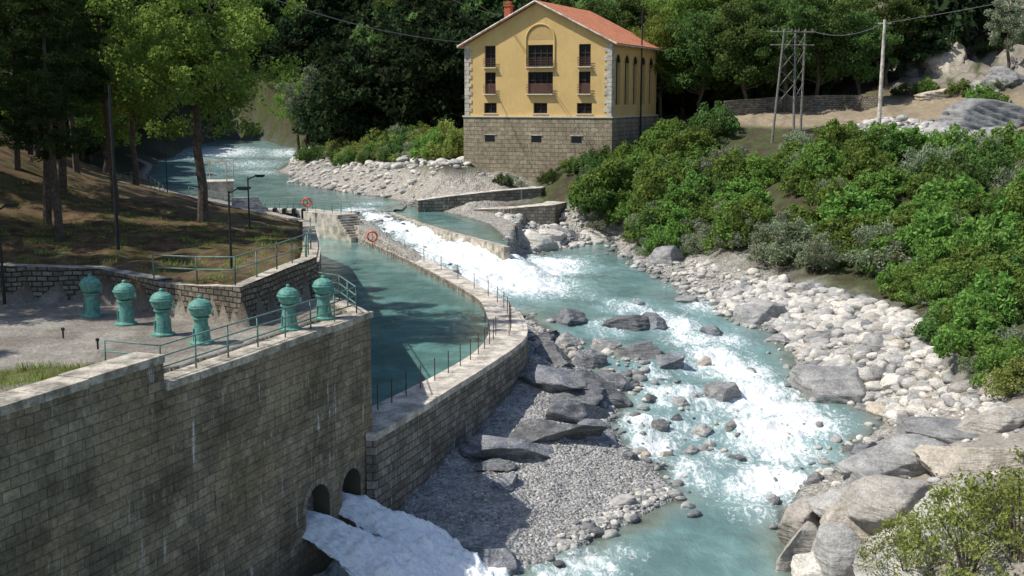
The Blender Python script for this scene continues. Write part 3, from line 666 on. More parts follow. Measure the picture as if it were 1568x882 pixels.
def cable(a,b,sag,r=.045):
    mb=MB(); a=np.array(a);b=np.array(b); mb.tube([a+(b-a)*t-np.array([0,0,sag*4*t*(1-t)]) for t in np.linspace(0,1,24)],r,5); mb.obj('power_cable',M['cable'])
cable(PD(395,-10,120),PD(706,64,146),.8,.055); cable(PD(640,-30,100),PD(765,22,146),.5,.04); cable(PD(690,-30,100),PD(768,24,146),.5,.04)
cable((B[0]+1.7,132,tz_-.2),(pole2[0],128,pole2[2]-.4),.8,.035); cable((pole2[0],128,pole2[2]-.4),(95,118,42),1.5,.035)

# ---------------------------------------------------------------- house
m,nt=newmat('yellow_plaster'); n=N(nt); pos=n('ShaderNodeNewGeometry').outputs['Position']
mp=n('ShaderNodeMapping',{'Vector':pos,'Scale':(1.2,1.2,.25)}).outputs[0]
a=n.noise(pos,.5,5,.7); b=n.noise(mp,1.8,5,.7); d=n.noise(pos,12,3)
c=n.mix(n.ramp(a,.35,.65),(.66,.465,.195),(.60,.41,.165)); c=n.mix(n.ramp(b,.5,.75,0,.4),c,(.44,.32,.16)); bsdf_out(n,c,.9,d,.25,.02); M['plaster']=m
m,nt=newmat('terracotta_tiles'); n=N(nt); tc=n('ShaderNodeUVMap').outputs[0]
br=n('ShaderNodeTexBrick',{'Vector':tc,'Color1':(.82,.33,.17,1),'Color2':(.62,.23,.12,1),'Mortar':(.30,.11,.06,1),'Scale':1,'Brick Width':.24,'Row Height':.36,'Mortar Size':.03,'Mortar Smooth':.6},offset=0)
a=n.noise(tc,.8,5); c=n.mix(n.ramp(a,.4,.7,0,.4),br.outputs[0],(.6,.5,.43),'MULTIPLY'); bsdf_out(n,c,.85,n.math('MULTIPLY',br.outputs['Fac'],-1),.7,.06); M['tiles']=m
M['cream']=simple('cream_trim',(.66,.60,.47),.8,.15,3)
M['quoin']=simple('quoin_stone',(.54,.50,.42),.85,.35,1.5,bs=.4)
RZ=-math.atan2(.395,.918); H=empty('yellow_house',(-5.8,148,0),RZ)
W,L=19.07,18.6; ZB=12.0;ZY=17.7;ZE=26.4;ZP=31.2
def wallopen(mb,u0,u1,z0,z1,ops,f,depth=.35,mw=0,mg=1):
    us=sorted(set([u0,u1]+[o[0] for o in ops]+[o[1] for o in ops])); zs=sorted(set([z0,z1]+[o[2] for o in ops]+[o[3] for o in ops]))
    for i in range(len(us)-1):
        for j in range(len(zs)-1):
            cu=(us[i]+us[i+1])/2; cz=(zs[j]+zs[j+1])/2
            if any(o[0]<cu<o[1] and o[2]<cz<o[3] for o in ops): continue
            mb.add([f(us[i],0,zs[j]),f(us[i+1],0,zs[j]),f(us[i+1],0,zs[j+1]),f(us[i],0,zs[j+1])],[(0,1,2,3)],mw)
    for (a,b,c,d) in ops:
        for q_ in ([(a,c),(b,c)],[(b,c),(b,d)],[(b,d),(a,d)],[(a,d),(a,c)]):
            (ua,za),(ub,zb)=q_
            mb.add([f(ua,0,za),f(ub,0,zb),f(ub,depth,zb),f(ua,depth,za)],[(0,1,2,3)],mw)
        mb.add([f(a,depth,c),f(b,depth,c),f(b,depth,d),f(a,depth,d)],[(0,1,2,3)],mg)
mb=MB()
ops=[];cols=[(3.41,.72),(10.04,1.62),(15.7,.74)]
for u,hw in cols: ops+=[(u-hw,u+hw,23.7,26.3),(u-hw,u+hw,20.5,23.1)]
for u,hw in ((3.41,.85),(10.04,.9),(15.7,.95)): ops+=[(u-hw,u+hw,18.15,19.4)]
wallopen(mb,0,W,ZY,ZE,ops,lambda u,d,z:(u,d,z))
mb.add([(0,0,ZE),(W,0,ZE),(W/2,0,ZP)],[(0,1,2)],0)
sops=[(1.0+3.4*i+.35,1.0+3.4*i+2.15,19.2,24.2) for i in range(5)]
wallopen(mb,0,L,ZY,ZE,sops,lambda u,d,z:(W-d,u,z))
mb.add([(0,L,ZY),(W,L,ZY),(W,L,ZE),(W/2,L,ZP),(0,L,ZE)],[(4,3,2,1,0)],0)
mb.add([(0,0,ZY),(0,L,ZY),(0,L,ZE),(0,0,ZE)],[(3,2,1,0)],0)
mb.obj('walls',[M['plaster'],M['glass'],M['cream']],parent=H)
mb=MB()
for (a,b,c,d) in sops:
    cx=(a+b)/2; r=(b-a)/2; V=[(W+.01,cx,d)]+[(W+.01,cx+r*math.cos(t),d+r*math.sin(t)) for t in np.linspace(0,math.pi,13)]
    mb.add(V,[(0,i,i+1) for i in range(1,13)],0)
mb.obj('arched_window_heads',M['glass'],parent=H)
mb=MB()
def archring(cx,zc,r,t_,y0,mb,leg,side=False):
    pr=[(r,-leg)]+[(r*math.cos(t),r*math.sin(t)) for t in np.linspace(0,math.pi,17)]+[(-r,-leg)]
    mb.tube([(cx+a,y0,zc+b) if not side else (W-y0,cx+a,zc+b) for a,b in pr],t_,6)
archring(10.04,26.9,1.85,.10,-.05,mb,3.3)
for (a,b,c,d) in sops: archring((a+b)/2,d,1.02,.07,-.05,mb,5,True)
mb.obj('arch_mouldings',M['plaster'],parent=H)
mb=MB(); mb.add([(10.04,-.012,26.9)]+[(10.04+1.75*math.cos(t),-.012,26.9+1.75*math.sin(t)) for t in np.linspace(0,math.pi,17)],[(0,i,i+1) for i in range(1,17)],0); mb.obj('arch_niche_shade',simple('niche_shade_plaster',(.51,.35,.145),.9,.1),parent=H)  # flat disc on the wall, niche shade painted as a darker plaster
mb=MB()
for (a,b,c,d) in ops:
    nb=4 if b-a>2.5 else 2
    for i in range(nb+1):
        x=a+.05+(b-a-.1)*i/nb; mb.box((x,.28,(c+d)/2),(.09,.08,d-c-.02),0)
    for z in (c+.06,d-.06,c+(d-c)*.62): mb.box(((a+b)/2,.27,z),(b-a-.02,.07,.09),0)
    if d-c>2:
        for z in (c+1.05,c+.75,c+.45,c+.15): mb.box(((a+b)/2,-.30,z),(b-a+.25,.05,.05),1)
        for i in range(int((b-a)/.22)+1): mb.box((a+.22*i,-.30,c+.55),(.03,.03,1.0),1)
        mb.box(((a+b)/2,-.17,c-.06),(b-a+.35,.5,.12),2)
        if c<21: mb.box(((a+b)/2,.22,c+.65),(b-a-.1,.05,1.2),1)
    else: mb.box(((a+b)/2,-.05,c-.06),(b-a+.3,.2,.1),2)
mb.obj('window_frames',[M['wood_dark'],M['rust'],M['cream']],parent=H)
def uvquadobj(name,quads,mat,parent):
    V=[];UV=[];Q=[]
    for qd,us in quads:
        b0=len(V); V+=qd; UV+=us; Q.append((b0,b0+1,b0+2,b0+3))
    return mkobj(name,V,Q,mat,uv=UV,smooth=False,parent=parent)
g=.18
uvquadobj('stone_base',[([(-g,-g,ZB-3),(W+g,-g,ZB-3),(W+g,-g,ZY),(-g,-g,ZY)],[(0,ZB-3),(W,ZB-3),(W,ZY),(0,ZY)]),
 ([(W+g,-g,ZB-3),(W+g,L+g,ZB-3),(W+g,L+g,ZY),(W+g,-g,ZY)],[(0,ZB-3),(L,ZB-3),(L,ZY),(0,ZY)]),
 ([(-g,L+g,ZB-3),(-g,-g,ZB-3),(-g,-g,ZY),(-g,L+g,ZY)],[(0,ZB-3),(L,ZB-3),(L,ZY),(0,ZY)])],M['house_stone'],H)
mb=MB(); mb.box((W/2,-.1,ZY+.05),(W+.55,.4,.16)); mb.box((W+.1,L/2,ZY+.05),(.4,L+.3,.158)); mb.obj('string_course',M['cream'],parent=H)
mb=MB()
for u in (3.41,9.6,14.8): 
    mb.box((u,-.19,15.1),(1.3,.04,.8),1); mb.box((u,-.2,15.55),(1.6,.12,.12),0)
mb.obj('basement_windows',[M['quoin'],M['glass']],parent=H)
mb=MB(); z=ZY+.14; i=0
while z<ZE-.3:
    a=.95 if i%2 else .6; b=.6 if i%2 else .95
    mb.box((a/2-.05,-.02,z+.24),(a,.14,.46)); mb.box((W-a/2+.05,-.02,z+.24),(a,.14,.46)); mb.box((W+.02,b/2+.05,z+.24),(.14,b,.455)); z+=.5;i+=1
mb.obj('quoins',M['quoin'],parent=H)
ov=.75; sl=(ZP-ZE)/(W/2); zo=ZE-sl*ov
for sgn,nm in ((0,'roof_left'),(1,'roof_right')):
    xe=-ov if sgn==0 else W+ov; xr=W/2
    A_=[(xe,-.6,zo+.12),(xr,-.6,ZP+.12),(xr,L+.6,ZP+.12),(xe,L+.6,zo+.12)]; sl_l=math.hypot(xr-xe,ZP-zo)
    V=A_+[(x,y,z_+.2) for x,y,z_ in A_]; UV=[(0,0),(0,sl_l),(L,sl_l),(L,0)]*2
    o=mkobj(nm,V,[(0,1,2,3),(4,5,6,7),(0,1,5,4),(1,2,6,5),(2,3,7,6),(3,0,4,7)],[M['tiles']],uv=UV,smooth=False,parent=H); bm_flip(o)
mb=MB()
for s_ in (-1,1):
    xe=W/2+s_*(W/2+ov); mb.tube([(W/2,-.64,ZP+.2),(xe,-.64,zo+.2)],.12,4); mb.tube([(xe,-.6,zo+.15),(xe,L+.6,zo+.15)],.09,8)
mb.tube([(W+.12,.5,ZE-.3),(W+.12,.5,ZY)],.06,6)
mb.obj('verge_and_gutters',M['conc_light'],parent=H)
mb=MB(); mb.box((4.9,2.2,29.6),(.8,.8,3.2)); mb.box((4.9,2.2,31.2),(1.0,1.0,.18)); mb.box((4.9,2.2,31.55),(.7,.7,.3)); mb.obj('chimney',simple('chimney_brick',(.42,.14,.08),.9,.3,4),parent=H)

# ---------------------------------------------------------------- rocks
def icos(sub):
    b=bmesh.new(); bmesh.ops.create_icosphere(b,subdivisions=sub,radius=1); V=np.array([v.co[:] for v in b.verts]); Fc=np.array([[v.index for v in f.verts] for f in b.faces]); b.free(); return V,Fc
IC4=icos(5); IC3=icos(3)
def rock_geo(seed,sub=5,cuts=14,rough=.12,dmin=.55,layer=0.):
    r=np.random.default_rng(seed); V,Fc=(IC4 if sub>3 else IC3); V=V.copy()
    for _ in range(cuts):
        n_=r.normal(size=3); n_/=np.linalg.norm(n_); d=r.uniform(dmin,.92); e_=np.maximum(0,V@n_-d); V-=e_[:,None]*n_
    nn=V/np.linalg.norm(V,axis=1)[:,None]
    V+=nn*((fbm(V*1.7+seed,4,seed)-.5)*rough*2)[:,None]
    if sub>3: V+=nn*((fbm(V*6+seed,3,seed+5)-.5)*rough*.5)[:,None]
    if layer>0:
        h=V[:,2]*5+V[:,0]*1.5+fbm(V*1.5,2,seed)*2; V[:,:2]*=(1+layer*(np.abs((h%1)-.5)-.25))[:,None]
    return V,Fc
def boulder(px,py,wpx,hpx,mat,seed,y0=30,depthf=.8,name='boulder',layer=.08,rough=.12,dmin=.5,rot=None):
    p=G(px,py+hpx*.42,y0)
    dist=math.hypot(p[1],CZ-p[2]); sx=wpx/F*dist/2*1.15; sz=hpx/F*dist*.85
    V,Fc=rock_geo(seed,layer=layer,cuts=16,dmin=dmin,rough=rough); r=np.random.default_rng(seed)
    sy=max(sx*depthf,sz*.7)
    o=mkobj(name,V*np.array([sx,sy,sz*1.1]),Fc,mat,smooth=True,link=True)
    o.location=(p[0],p[1]+sy*.55,p[2]-sz*.1); o.rotation_euler=(r.uniform(-.1,.1),r.uniform(-.15,.15),r.uniform(-.4,.4) if rot is None else rot); return o
RD,RG,RL,RT=M['rock_dark'],M['rock_grey'],M['rock_light'],M['rock_tan']
bl_=[(870,482,88,34,RD),(952,490,85,26,RD),(995,492,60,22,RD),(1160,480,98,42,RG),(1285,582,138,64,RG),(1105,595,68,36,RG),(985,533,100,42,RG),(1025,550,66,34,RD),(1095,503,38,22,RD),(905,548,52,34,RD),(928,528,50,26,RG),(1022,392,62,34,RG),(870,520,44,24,RG),(1052,456,34,16,RG),(978,463,22,12,RD),
 (1012,652,34,20,RG),(1078,655,36,26,RG),(1045,615,34,16,RG),(1118,652,24,14,RT),(1000,715,34,14,RG),(952,770,44,18,RG),(1020,695,28,14,RT),(965,700,24,14,RD),(1060,690,30,18,RG),(1035,640,24,14,RD),(985,668,22,12,RG),(1150,565,24,16,RG),(1078,555,30,16,RT),(1130,700,26,12,RD),(1000,610,30,16,RD),(1090,680,20,10,RG),
 (1270,512,60,28,RG),(1340,525,56,26,RL),(1240,440,46,28,RG),(1330,690,70,30,RD),(1250,730,34,18,RG),(1300,690,30,16,RG),(1195,520,40,18,RG),(1370,580,50,26,RL),(1380,610,44,22,RL),(1300,600,60,24,RG),
 (805,362,90,30,RL),(835,352,60,26,RL),(860,355,60,22,RG),(905,360,50,18,RL),(640,308,50,14,RL),
 (1240,790,90,90,RT),(1225,840,80,80,RT),(1310,760,120,60,RL),(1400,700,190,56,RG),(1500,700,160,60,RT),(1290,850,120,80,RL),(1450,655,150,46,RG),(1530,645,110,40,RT),(1380,770,150,60,RT),(1470,790,130,70,RL),(1250,870,70,60,RL),(1350,730,110,40,RG),(1540,760,100,60,RG),(1400,860,150,80,RL),(1330,800,110,60,RT)]
for i,b_ in enumerate(bl_): boulder(*b_,seed=100+i)
# water-worn bedrock along the foot of the canal wall: long low shelves
for i,(a,b,w_,h_,dp,rt) in enumerate([(822,655,200,60,.8,.3),(800,690,180,40,.8,.2),(850,588,130,40,1.2,.5),(918,600,120,52,1.0,.5),(880,632,130,44,.9,.4),(845,548,90,24,1.4,.6),(948,585,84,40,.9,.2),(905,662,100,40,.9,.2),(775,742,80,22,.8,0),(705,862,170,60,.6,.1),(600,800,60,40,1,0),(835,518,70,18,1.6,.7),(760,715,90,20,.9,.3),(868,610,110,36,1.0,.4)]):
    boulder(a,b,w_,h_,RD,700+i,depthf=dp,name='bedrock_slab',layer=.03,rough=.2,dmin=.34,rot=rt)
for i,(a,b,w_,h_,mt) in enumerate([(1455,85,60,70,RT),(1400,50,60,34,RT),(1520,175,170,56,RG),(1480,200,120,40,RG),(1545,205,100,44,RG),(1440,140,70,26,RT),(1370,20,70,30,RT),(1430,12,80,30,RT),(1500,135,60,26,RT),(1500,60,90,40,RG),(1550,110,80,40,RG),(1410,100,60,26,RG),(1460,40,90,40,RG),(1350,60,50,30,RG)]):
    boulder(a,b,w_,h_,mt,400+i,y0=100,name='rock_outcrop',layer=.2)
def gnscatter(name,pts,scl,rot,idx,protos):
    col_=bpy.data.collections.new(name+'_parts')
    for i,pm in enumerate(protos):
        o=bpy.data.objects.new(f'{name}_part_{i:02d}',pm); col_.objects.link(o)
    me=bpy.data.meshes.new(name); me.vertices.add(len(pts)); me.vertices.foreach_set('co',np.asarray(pts,np.float32).ravel())
    a=me.attributes.new('scl','FLOAT_VECTOR','POINT'); a.data.foreach_set('vector',np.asarray(scl,np.float32).ravel())
    a=me.attributes.new('rot','FLOAT_VECTOR','POINT'); a.data.foreach_set('vector',np.asarray(rot,np.float32).ravel())
    a=me.attributes.new('pid','INT','POINT'); a.data.foreach_set('value',np.asarray(idx,np.int32))
    o=bpy.data.objects.new(name,me); scene.collection.objects.link(o)
    ng=bpy.data.node_groups.new(name,'GeometryNodeTree')
    ng.interface.new_socket('Geometry',in_out='INPUT',socket_type='NodeSocketGeometry'); ng.interface.new_socket('Geometry',in_out='OUTPUT',socket_type='NodeSocketGeometry')
    nd=ng.nodes; gi=nd.new('NodeGroupInput'); go=nd.new('NodeGroupOutput'); ip=nd.new('GeometryNodeInstanceOnPoints'); ci=nd.new('GeometryNodeCollectionInfo')
    ci.inputs['Collection'].default_value=col_; ci.inputs['Separate Children'].default_value=True; ci.inputs['Reset Children'].default_value=True
    def na(nm,ty): x=nd.new('GeometryNodeInputNamedAttribute'); x.data_type=ty; x.inputs['Name'].default_value=nm; return x.outputs['Attribute']
    lk=ng.links.new; lk(gi.outputs[0],ip.inputs['Points']); lk(ci.outputs[0],ip.inputs['Instance']); ip.inputs['Pick Instance'].default_value=True
    lk(na('pid','INT'),ip.inputs['Instance Index']); lk(na('rot','FLOAT_VECTOR'),ip.inputs['Rotation']); lk(na('scl','FLOAT_VECTOR'),ip.inputs['Scale']); lk(ip.outputs[0],go.inputs[0])
    md=o.modifiers.new('scatter','NODES'); md.node_group=ng; return o
stone_protos=[]
for i in range(8):
    V,Fc=rock_geo(900+i,sub=3,cuts=5,rough=.08,dmin=.76); V=V*np.array([1,.82,.64])
    stone_protos.append(mkobj('stone_shape',V,Fc,[RL,RL,RG,RL,RT,RG,RL,RD][i],smooth=True,me_only=True))
def samp(poly,n_):
    poly=np.asarray(poly)[:,:2]; lo=poly.min(0);hi=poly.max(0); out=np.zeros((0,2))
    while len(out)<n_:
        c_=rng.uniform(lo,hi,(n_*3,2)); out=np.r_[out,c_[sdist(poly,c_)<0]]
    return out[:n_]
def gp(pl_,y0=30): return np.array([G(a,b,y0)[:2] for a,b in pl_])
pts=[];scs=[];ids=[]
def addst(xy,smin,smax,pw=2.5,choose=None):
    s=smin+(smax-smin)*rng.random(len(xy))**pw
    z=ts_(xy[:,0],xy[:,1]); pts.append(np.c_[xy,z+s*.1]); scs.append(np.c_[s,s*rng.uniform(.7,1.2,len(xy)),s*rng.uniform(.6,1.1,len(xy))]); ids.append(rng.choice(choose or [0,1,2,3,4,0,6,3,1,6],len(xy)))
addst(samp(gp([(1120,440),(1200,430),(1300,450),(1400,480),(1440,560),(1480,600),(1360,640),(1240,590),(1200,510),(1100,470)]),2300),.10,.75,3)
addst(samp(gp([(950,400),(1060,400),(1200,430),(1210,520),(1110,490),(1000,430)]),500),.10,.55,3)
addst(samp(gp([(1340,600),(1470,590),(1560,640),(1400,660)]),250),.12,.5)
addst(samp(gp([(800,490),(1000,545),(980,600),(900,560),(830,540)]),200),.12,.5,choose=[2,5,7,1,4])
addst(samp(gp([(960,570),(1130,600),(1130,690),(1010,720),(940,660)]),60),.10,.4,choose=[2,5,7,4,1])
addst(samp(gp([(860,850),(985,780),(1035,760),(1010,735),(960,760),(850,830)]),700),.05,.25,choose=[2,5,0,1])
addst(samp(gp([(660,790),(800,700),(930,650),(1020,760),(840,840)]),4500),.025,.09,3,choose=[2,5,0,1])
addst(samp(gp([(815,500),(900,590),(860,600),(810,560)]),900),.03,.14,choose=[2,5,0,2])
addst(samp(gp([(450,235),(520,225),(700,240),(760,275),(640,300),(560,300),(440,280)],100),1300),.12,.6,2.2,choose=[0,1,3,6,2])
addst(samp(gp([(520,215),(720,235),(740,270),(600,262),(500,240)],100),180),.4,1.2,1.8,choose=[0,1,3,6,2])
addst(samp(gp([(760,330),(860,320),(960,350),(940,370),(800,385)],100),400),.12,.6,choose=[0,1,3,6,2])
addst(samp(gp([(1300,190),(1430,185),(1460,215),(1330,215)],100),500),.2,.7,choose=[0,1,3,6,2])
addst(samp(gp([(1190,640),(1330,650),(1568,640),(1568,800),(1300,800)],30),260),.05,.35,choose=[0,1,3,6,2])
ed=[]
for i in range(len(riv)):
    a_=riv[i]; b_=riv[(i+1)%len(riv)]; 
    if np.linalg.norm(b_-a_)>16 or min(a_[1],b_[1])<44: continue
    for _ in range(int(np.linalg.norm(b_-a_)*3)): ed.append(a_+(b_-a_)*rng.random()+rng.normal(size=2)*.7)
ed=np.array(ed); ed=ed[(sdist(LB,ed)>.5)&(sdist(canal,ed)>2.5)]
addst(ed,.08,.45,2.0,choose=[2,5,7,1])
pts_=np.concatenate(pts); okm=(sdist(canal,pts_[:,:2])>1.9)&(sdist(pool,pts_[:,:2])>.3); pts_=pts_[okm]; scs_=np.concatenate(scs)[okm]; ids_=np.concatenate(ids)[okm]
rot_=np.c_[rng.uniform(-.3,.3,len(pts_)),rng.uniform(-.3,.3,len(pts_)),rng.uniform(0,6.28,len(pts_))]
gnscatter('river_stones',pts_,scs_,rot_,ids_,stone_protos)

# ---------------------------------------------------------------- vegetation
def leafcloud(r,C,R,n_,size,aspect=.55,flat=1.,up=.3):
    C=np.asarray(C,float); k=len(C); idx=np.repeat(np.arange(k),n_); m_=len(idx)
    d=r.normal(size=(m_,3)); d/=np.linalg.norm(d,axis=1)[:,None]; rad=r.random(m_)**.45
    Rr_=np.asarray(R,float).reshape(-1,1)[idx]
    off=d*rad[:,None]*Rr_*np.array([1,1,flat]); p=C[idx]+off
    nrm=r.normal(size=(m_,3))+d*.6+np.array([0,0,up]); nrm/=np.linalg.norm(nrm,axis=1)[:,None]
    t=np.cross(nrm,r.normal(size=(m_,3))); t/=np.linalg.norm(t,axis=1)[:,None]+1e-9; b=np.cross(nrm,t)
    s=(size*r.uniform(.6,1.3,m_))[:,None]
    V=np.stack([p-t*s,p-b*s*aspect,p+t*s,p+b*s*aspect],1).reshape(-1,3)
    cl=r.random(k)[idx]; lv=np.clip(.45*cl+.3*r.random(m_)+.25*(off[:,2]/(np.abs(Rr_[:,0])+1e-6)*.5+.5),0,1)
    return V,np.arange(4*m_).reshape(-1,4),np.repeat(lv,4)
def finish(name,mb,leafs,mats):
    V=[np.concatenate(mb.v)]; n0=mb.n
    woodQ=np.array([q_ for q_ in mb.q if len(q_)==4],int).reshape(-1,4)
    mi=[np.zeros(len(woodQ))]; FQ=[woodQ]; A=[np.full(n0,.5)]
    for (v,qq,lv) in leafs: V.append(v); FQ.append(qq+n0); A.append(lv); mi.append(np.ones(len(qq))); n0+=len(v)
    return mkobj(name,np.concatenate(V),np.concatenate(FQ),mats,midx=np.concatenate(mi),attrs={'lv':np.concatenate(A)},smooth=False,me_only=True)
def tree(seed,Ht,R,tH,ncl,nl,size,lm,cr=.9,trunk=.22,sp_=0.75,lean=.4):
    r=np.random.default_rng(seed); mb=MB()
    top=np.array([r.uniform(-lean,lean),r.uniform(-lean,lean),Ht*.85])
    tp=[np.array([0,0,-.4])]+[top*np.array([t,t,t]) +np.r_[r.normal(size=2)*.12,0] for t in (.15,.3,.45,.6,.8,1.)]
    mb.tube(tp,[trunk*1.35,trunk*1.05,trunk*.95,trunk*.8,trunk*.6,trunk*.35,trunk*.12],8)
    ch=Ht-tH; C=[];RR=[]
    while len(C)<ncl:
        d=r.normal(size=3); d/=np.linalg.norm(d); lump=.62+.62*vn((d*1.9+seed)[None],seed)[0]
        rad=r.random()**.42*lump; p=np.array([d[0]*R*rad,d[1]*R*rad,tH+ch/2+d[2]*ch/2*rad*1.02]); 
        if p[2]<tH*.9: continue
        C.append(p+[top[0]*.5,top[1]*.5,0]); RR.append(cr*r.uniform(.55,1.25))
    for i in range(min(16,ncl)):
        c_=C[i]; s=np.array([0,0,max(tH*.6,min(c_[2]-1.2,Ht*.6))*r.uniform(.75,1)]); s[:2]=top[:2]*(s[2]/Ht)**1.5
        mid=(s+c_)/2+np.array([0,0,-.25]); mb.tube([s,mid,c_],[trunk*.4,trunk*.25,trunk*.07],5)
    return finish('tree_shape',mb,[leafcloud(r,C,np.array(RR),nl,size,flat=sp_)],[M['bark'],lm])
def pine(seed,Ht,R,low,nl=34):
    r=np.random.default_rng(seed); mb=MB(); b=r.uniform(-.5,.5,2)
    f=lambda z:np.array([b[0]*math.sin(z/Ht*2.2),b[1]*math.sin(z/Ht*2.6),z])
    mb.tube([f(z) for z in np.linspace(-.4,Ht,12)],np.linspace(.26,.03,12),8); C=[];RR=[]
    z=low
    while z<Ht:
        for _ in range(r.integers(2,5)):
            th_=r.uniform(0,6.28); L_=R*(1-.75*((z-low)/(Ht-low))**1.3)*r.uniform(.55,1.15); s=f(z); e_=s+np.array([math.cos(th_)*L_,math.sin(th_)*L_,r.uniform(-.3,.7)*L_*.35])
            mb.tube([s,(s+e_)/2+[0,0,.12],e_],[.06,.04,.015],4)
            for t in np.linspace(.35,1,5):
                for _k in range(2): C.append(s+(e_-s)*t+np.r_[r.normal(size=2)*.28,r.normal()*.12+.08]); RR.append(r.uniform(.35,.6))
        z+=r.uniform(.4,.8)
    return finish('pine_shape',mb,[leafcloud(r,C,np.array(RR),nl,.17,aspect=.22,flat=.6)],[M['bark'],M['leaf_pine']])
def bush(seed,lm,ncl=40,nl=90,size=.07,aspect=.5,tall=1.,cr=(.13,.32)):
    r=np.random.default_rng(seed); mb=MB(); C=[];RR=[]
    for i in range(ncl):
        th_=r.uniform(0,6.28); rr=r.random()**.6; h=(1-rr**2*.75)*r.random()**.5*1.15*tall
        C.append((rr*math.cos(th_),rr*math.sin(th_),h*.95+.08)); RR.append(r.uniform(*cr))
    for i in range(14): mb.tube([(0,0,-.2),np.array(C[i])*[.4,.4,.5],C[i]],[.02,.013,.004],4)
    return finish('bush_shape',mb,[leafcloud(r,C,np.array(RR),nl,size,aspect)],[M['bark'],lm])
def place(name,me,x,y,s=1,rz=None):
    o=bpy.data.objects.new(name,me); scene.collection.objects.link(o); o.location=(x,y,float(th(x,y))); o.scale=(s,s,s); o.rotation_euler=(0,0,rng.uniform(0,6.28) if rz is None else rz); return o
pines=[pine(1,19,3.0,6.0),pine(2,17,2.8,5),pine(3,20,3.2,7)]
for i,(x,y,s) in enumerate([(-25.8,65,1),(-27.5,72,1.05),(-26,77,1.0),(-30.5,63,1.05),(-33,70,1.1),(-25.5,46,.85),(-30.5,52,1),(-27.5,38,.75),(-36,60,1.1),(-31,84,1),(-37,92,1.1),(-34,56,1.),(-38,68,1.1),(-23.2,60,.85),(-35,80,1.1),(-29,57,.95),(-31.5,75,1.05),(-27.5,49,.9)]):
    place('pine_tree',pines[i%3],x,y,s)
T=[tree(11,17,6.2,4.4,170,150,.135,M['leaf_tree'],1.05,.26),tree(12,14,4.6,3.5,110,130,.16,M['leaf_mid'],1.0),tree(13,15,5,3.0,120,130,.18,M['leaf_tree'],1.1),tree(14,13,5,2.5,120,130,.18,M['leaf_mid'],1.1),tree(15,12,3.6,3,70,100,.14,M['leaf_grey'],.8)]
place('deciduous_tree',T[0],-18.5,70,1.0,.3)
for x,y,k,s in [(-31,97,0,.85),(-38,112,2,1),(-44,108,1,1.1),(-50,122,2,1.1),(-46,133,3,1),(-56,140,2,1.1),(-60,128,3,1.2),(-60,158,2,1.2),(-70,168,3,1.2),(-70,150,2,1.3),(-45,95,2,1.1),(-52,104,3,1.2),(-76,185,2,1.3),(-63,100,2,1.3)]:
    place('deciduous_tree',T[k],x,y,s)
for x,y,k,s in [(-34,196,4,1.2),(-31,200,4,.9),(-37,205,0,.9),(20,160,2,1.),(25,157,3,1.1),(29.5,152,3,1.15),(34.5,151,1,1.2),(39,152,3,1.1),(44,152,3,.95),(24,167,2,1.3),(33,165,2,1.3),(42,166,2,1.2),(51,162,3,1.0),(19,174,3,1.3),(63,152,4,.9),(69,158,4,1.),(29,174,2,1.5),(12,174,3,1.3)]:
    place('deciduous_tree',T[k],x,y,s)
Fp=[tree(31,12,4.4,1.0,50,70,.42,M['leaf_dark'],1.4),tree(32,10,4.8,.6,50,70,.44,M['leaf_dark'],1.5),tree(33,13,4.2,1.5,50,70,.42,M['leaf_mid'],1.3)]
fx=rng.uniform([-110,160],[120,330],(3400,2)); fs_=sdist(up,fx); tzf=th(fx[:,0],fx[:,1]); 
keep=(fs_>7)&(np.abs(fx[:,0])<fx[:,1]*.46+6)&(np.hypot(fx[:,0]-8,fx[:,1]-152)>20)&~((fx[:,0]>44)&(fx[:,1]<215)&(rng.random(len(fx))<.9))&~((fx[:,0]>-32)&(fx[:,0]<5)&(fx[:,1]<178))&(rng.random(len(fx))<np.where(fx[:,1]>240,.55,.8))&((tzf-20)/fx[:,1]<.16)
fx=fx[keep]; fx2=rng.uniform([-150,325],[-20,520],(420,2)); fx2=fx2[np.abs(fx2[:,0])<fx2[:,1]*.46]
gap=np.array([G(a+rng.uniform(-4,4),b+rng.uniform(-4,4),170)[:2] for a in range(378,452,12) for b in range(60,212,14)]); gap=gap[(sdist(up,gap)>5)&(gap[:,1]<490)]
s=np.r_[rng.uniform(.7,1.35,len(fx)),rng.uniform(1.4,2.0,len(fx2)),rng.uniform(.7,1.1,len(gap))]; fx=np.r_[fx,fx2,gap]; dk_=(fx[:,0]>25)
gnscatter('forest_trees',np.c_[fx,th(fx[:,0],fx[:,1])-.4],np.c_[s,s,s*rng.uniform(.8,1.15,len(fx))],np.c_[np.zeros((len(fx),2)),rng.uniform(0,6.28,len(fx))],np.where(dk_,rng.choice([1,2,2],len(fx)),rng.choice([0,0,0,1,1,1,2],len(fx))),Fp)
Bp=[bush(51,M['leaf_fresh'],42,80,.065),bush(52,M['leaf_fresh'],44,80,.07,tall=1.2),bush(53,M['leaf_mid'],40,80,.065),bush(54,M['leaf_grey'],40,100,.055,.3),bush(55,M['leaf_grey'],36,100,.055,.3,1.2),bush(56,M['leaf_yel'],40,80,.055),bush(57,M['leaf_dark'],40,80,.065)]
bx=[];bs_=[];bi=[]
def addb(xy,lo,hi,ch): bx.append(xy); bs_.append(rng.uniform(lo,hi,len(xy))); bi.append(rng.choice(ch,len(xy)))
addb(samp(np.array([(9,118),(20,104),(26,92),(34,80),(44,70),(66,62),(78,86),(60,102),(42,116),(28,126),(16,132)]),260),1.3,3.2,[0,0,1,1,2,0,0,3])
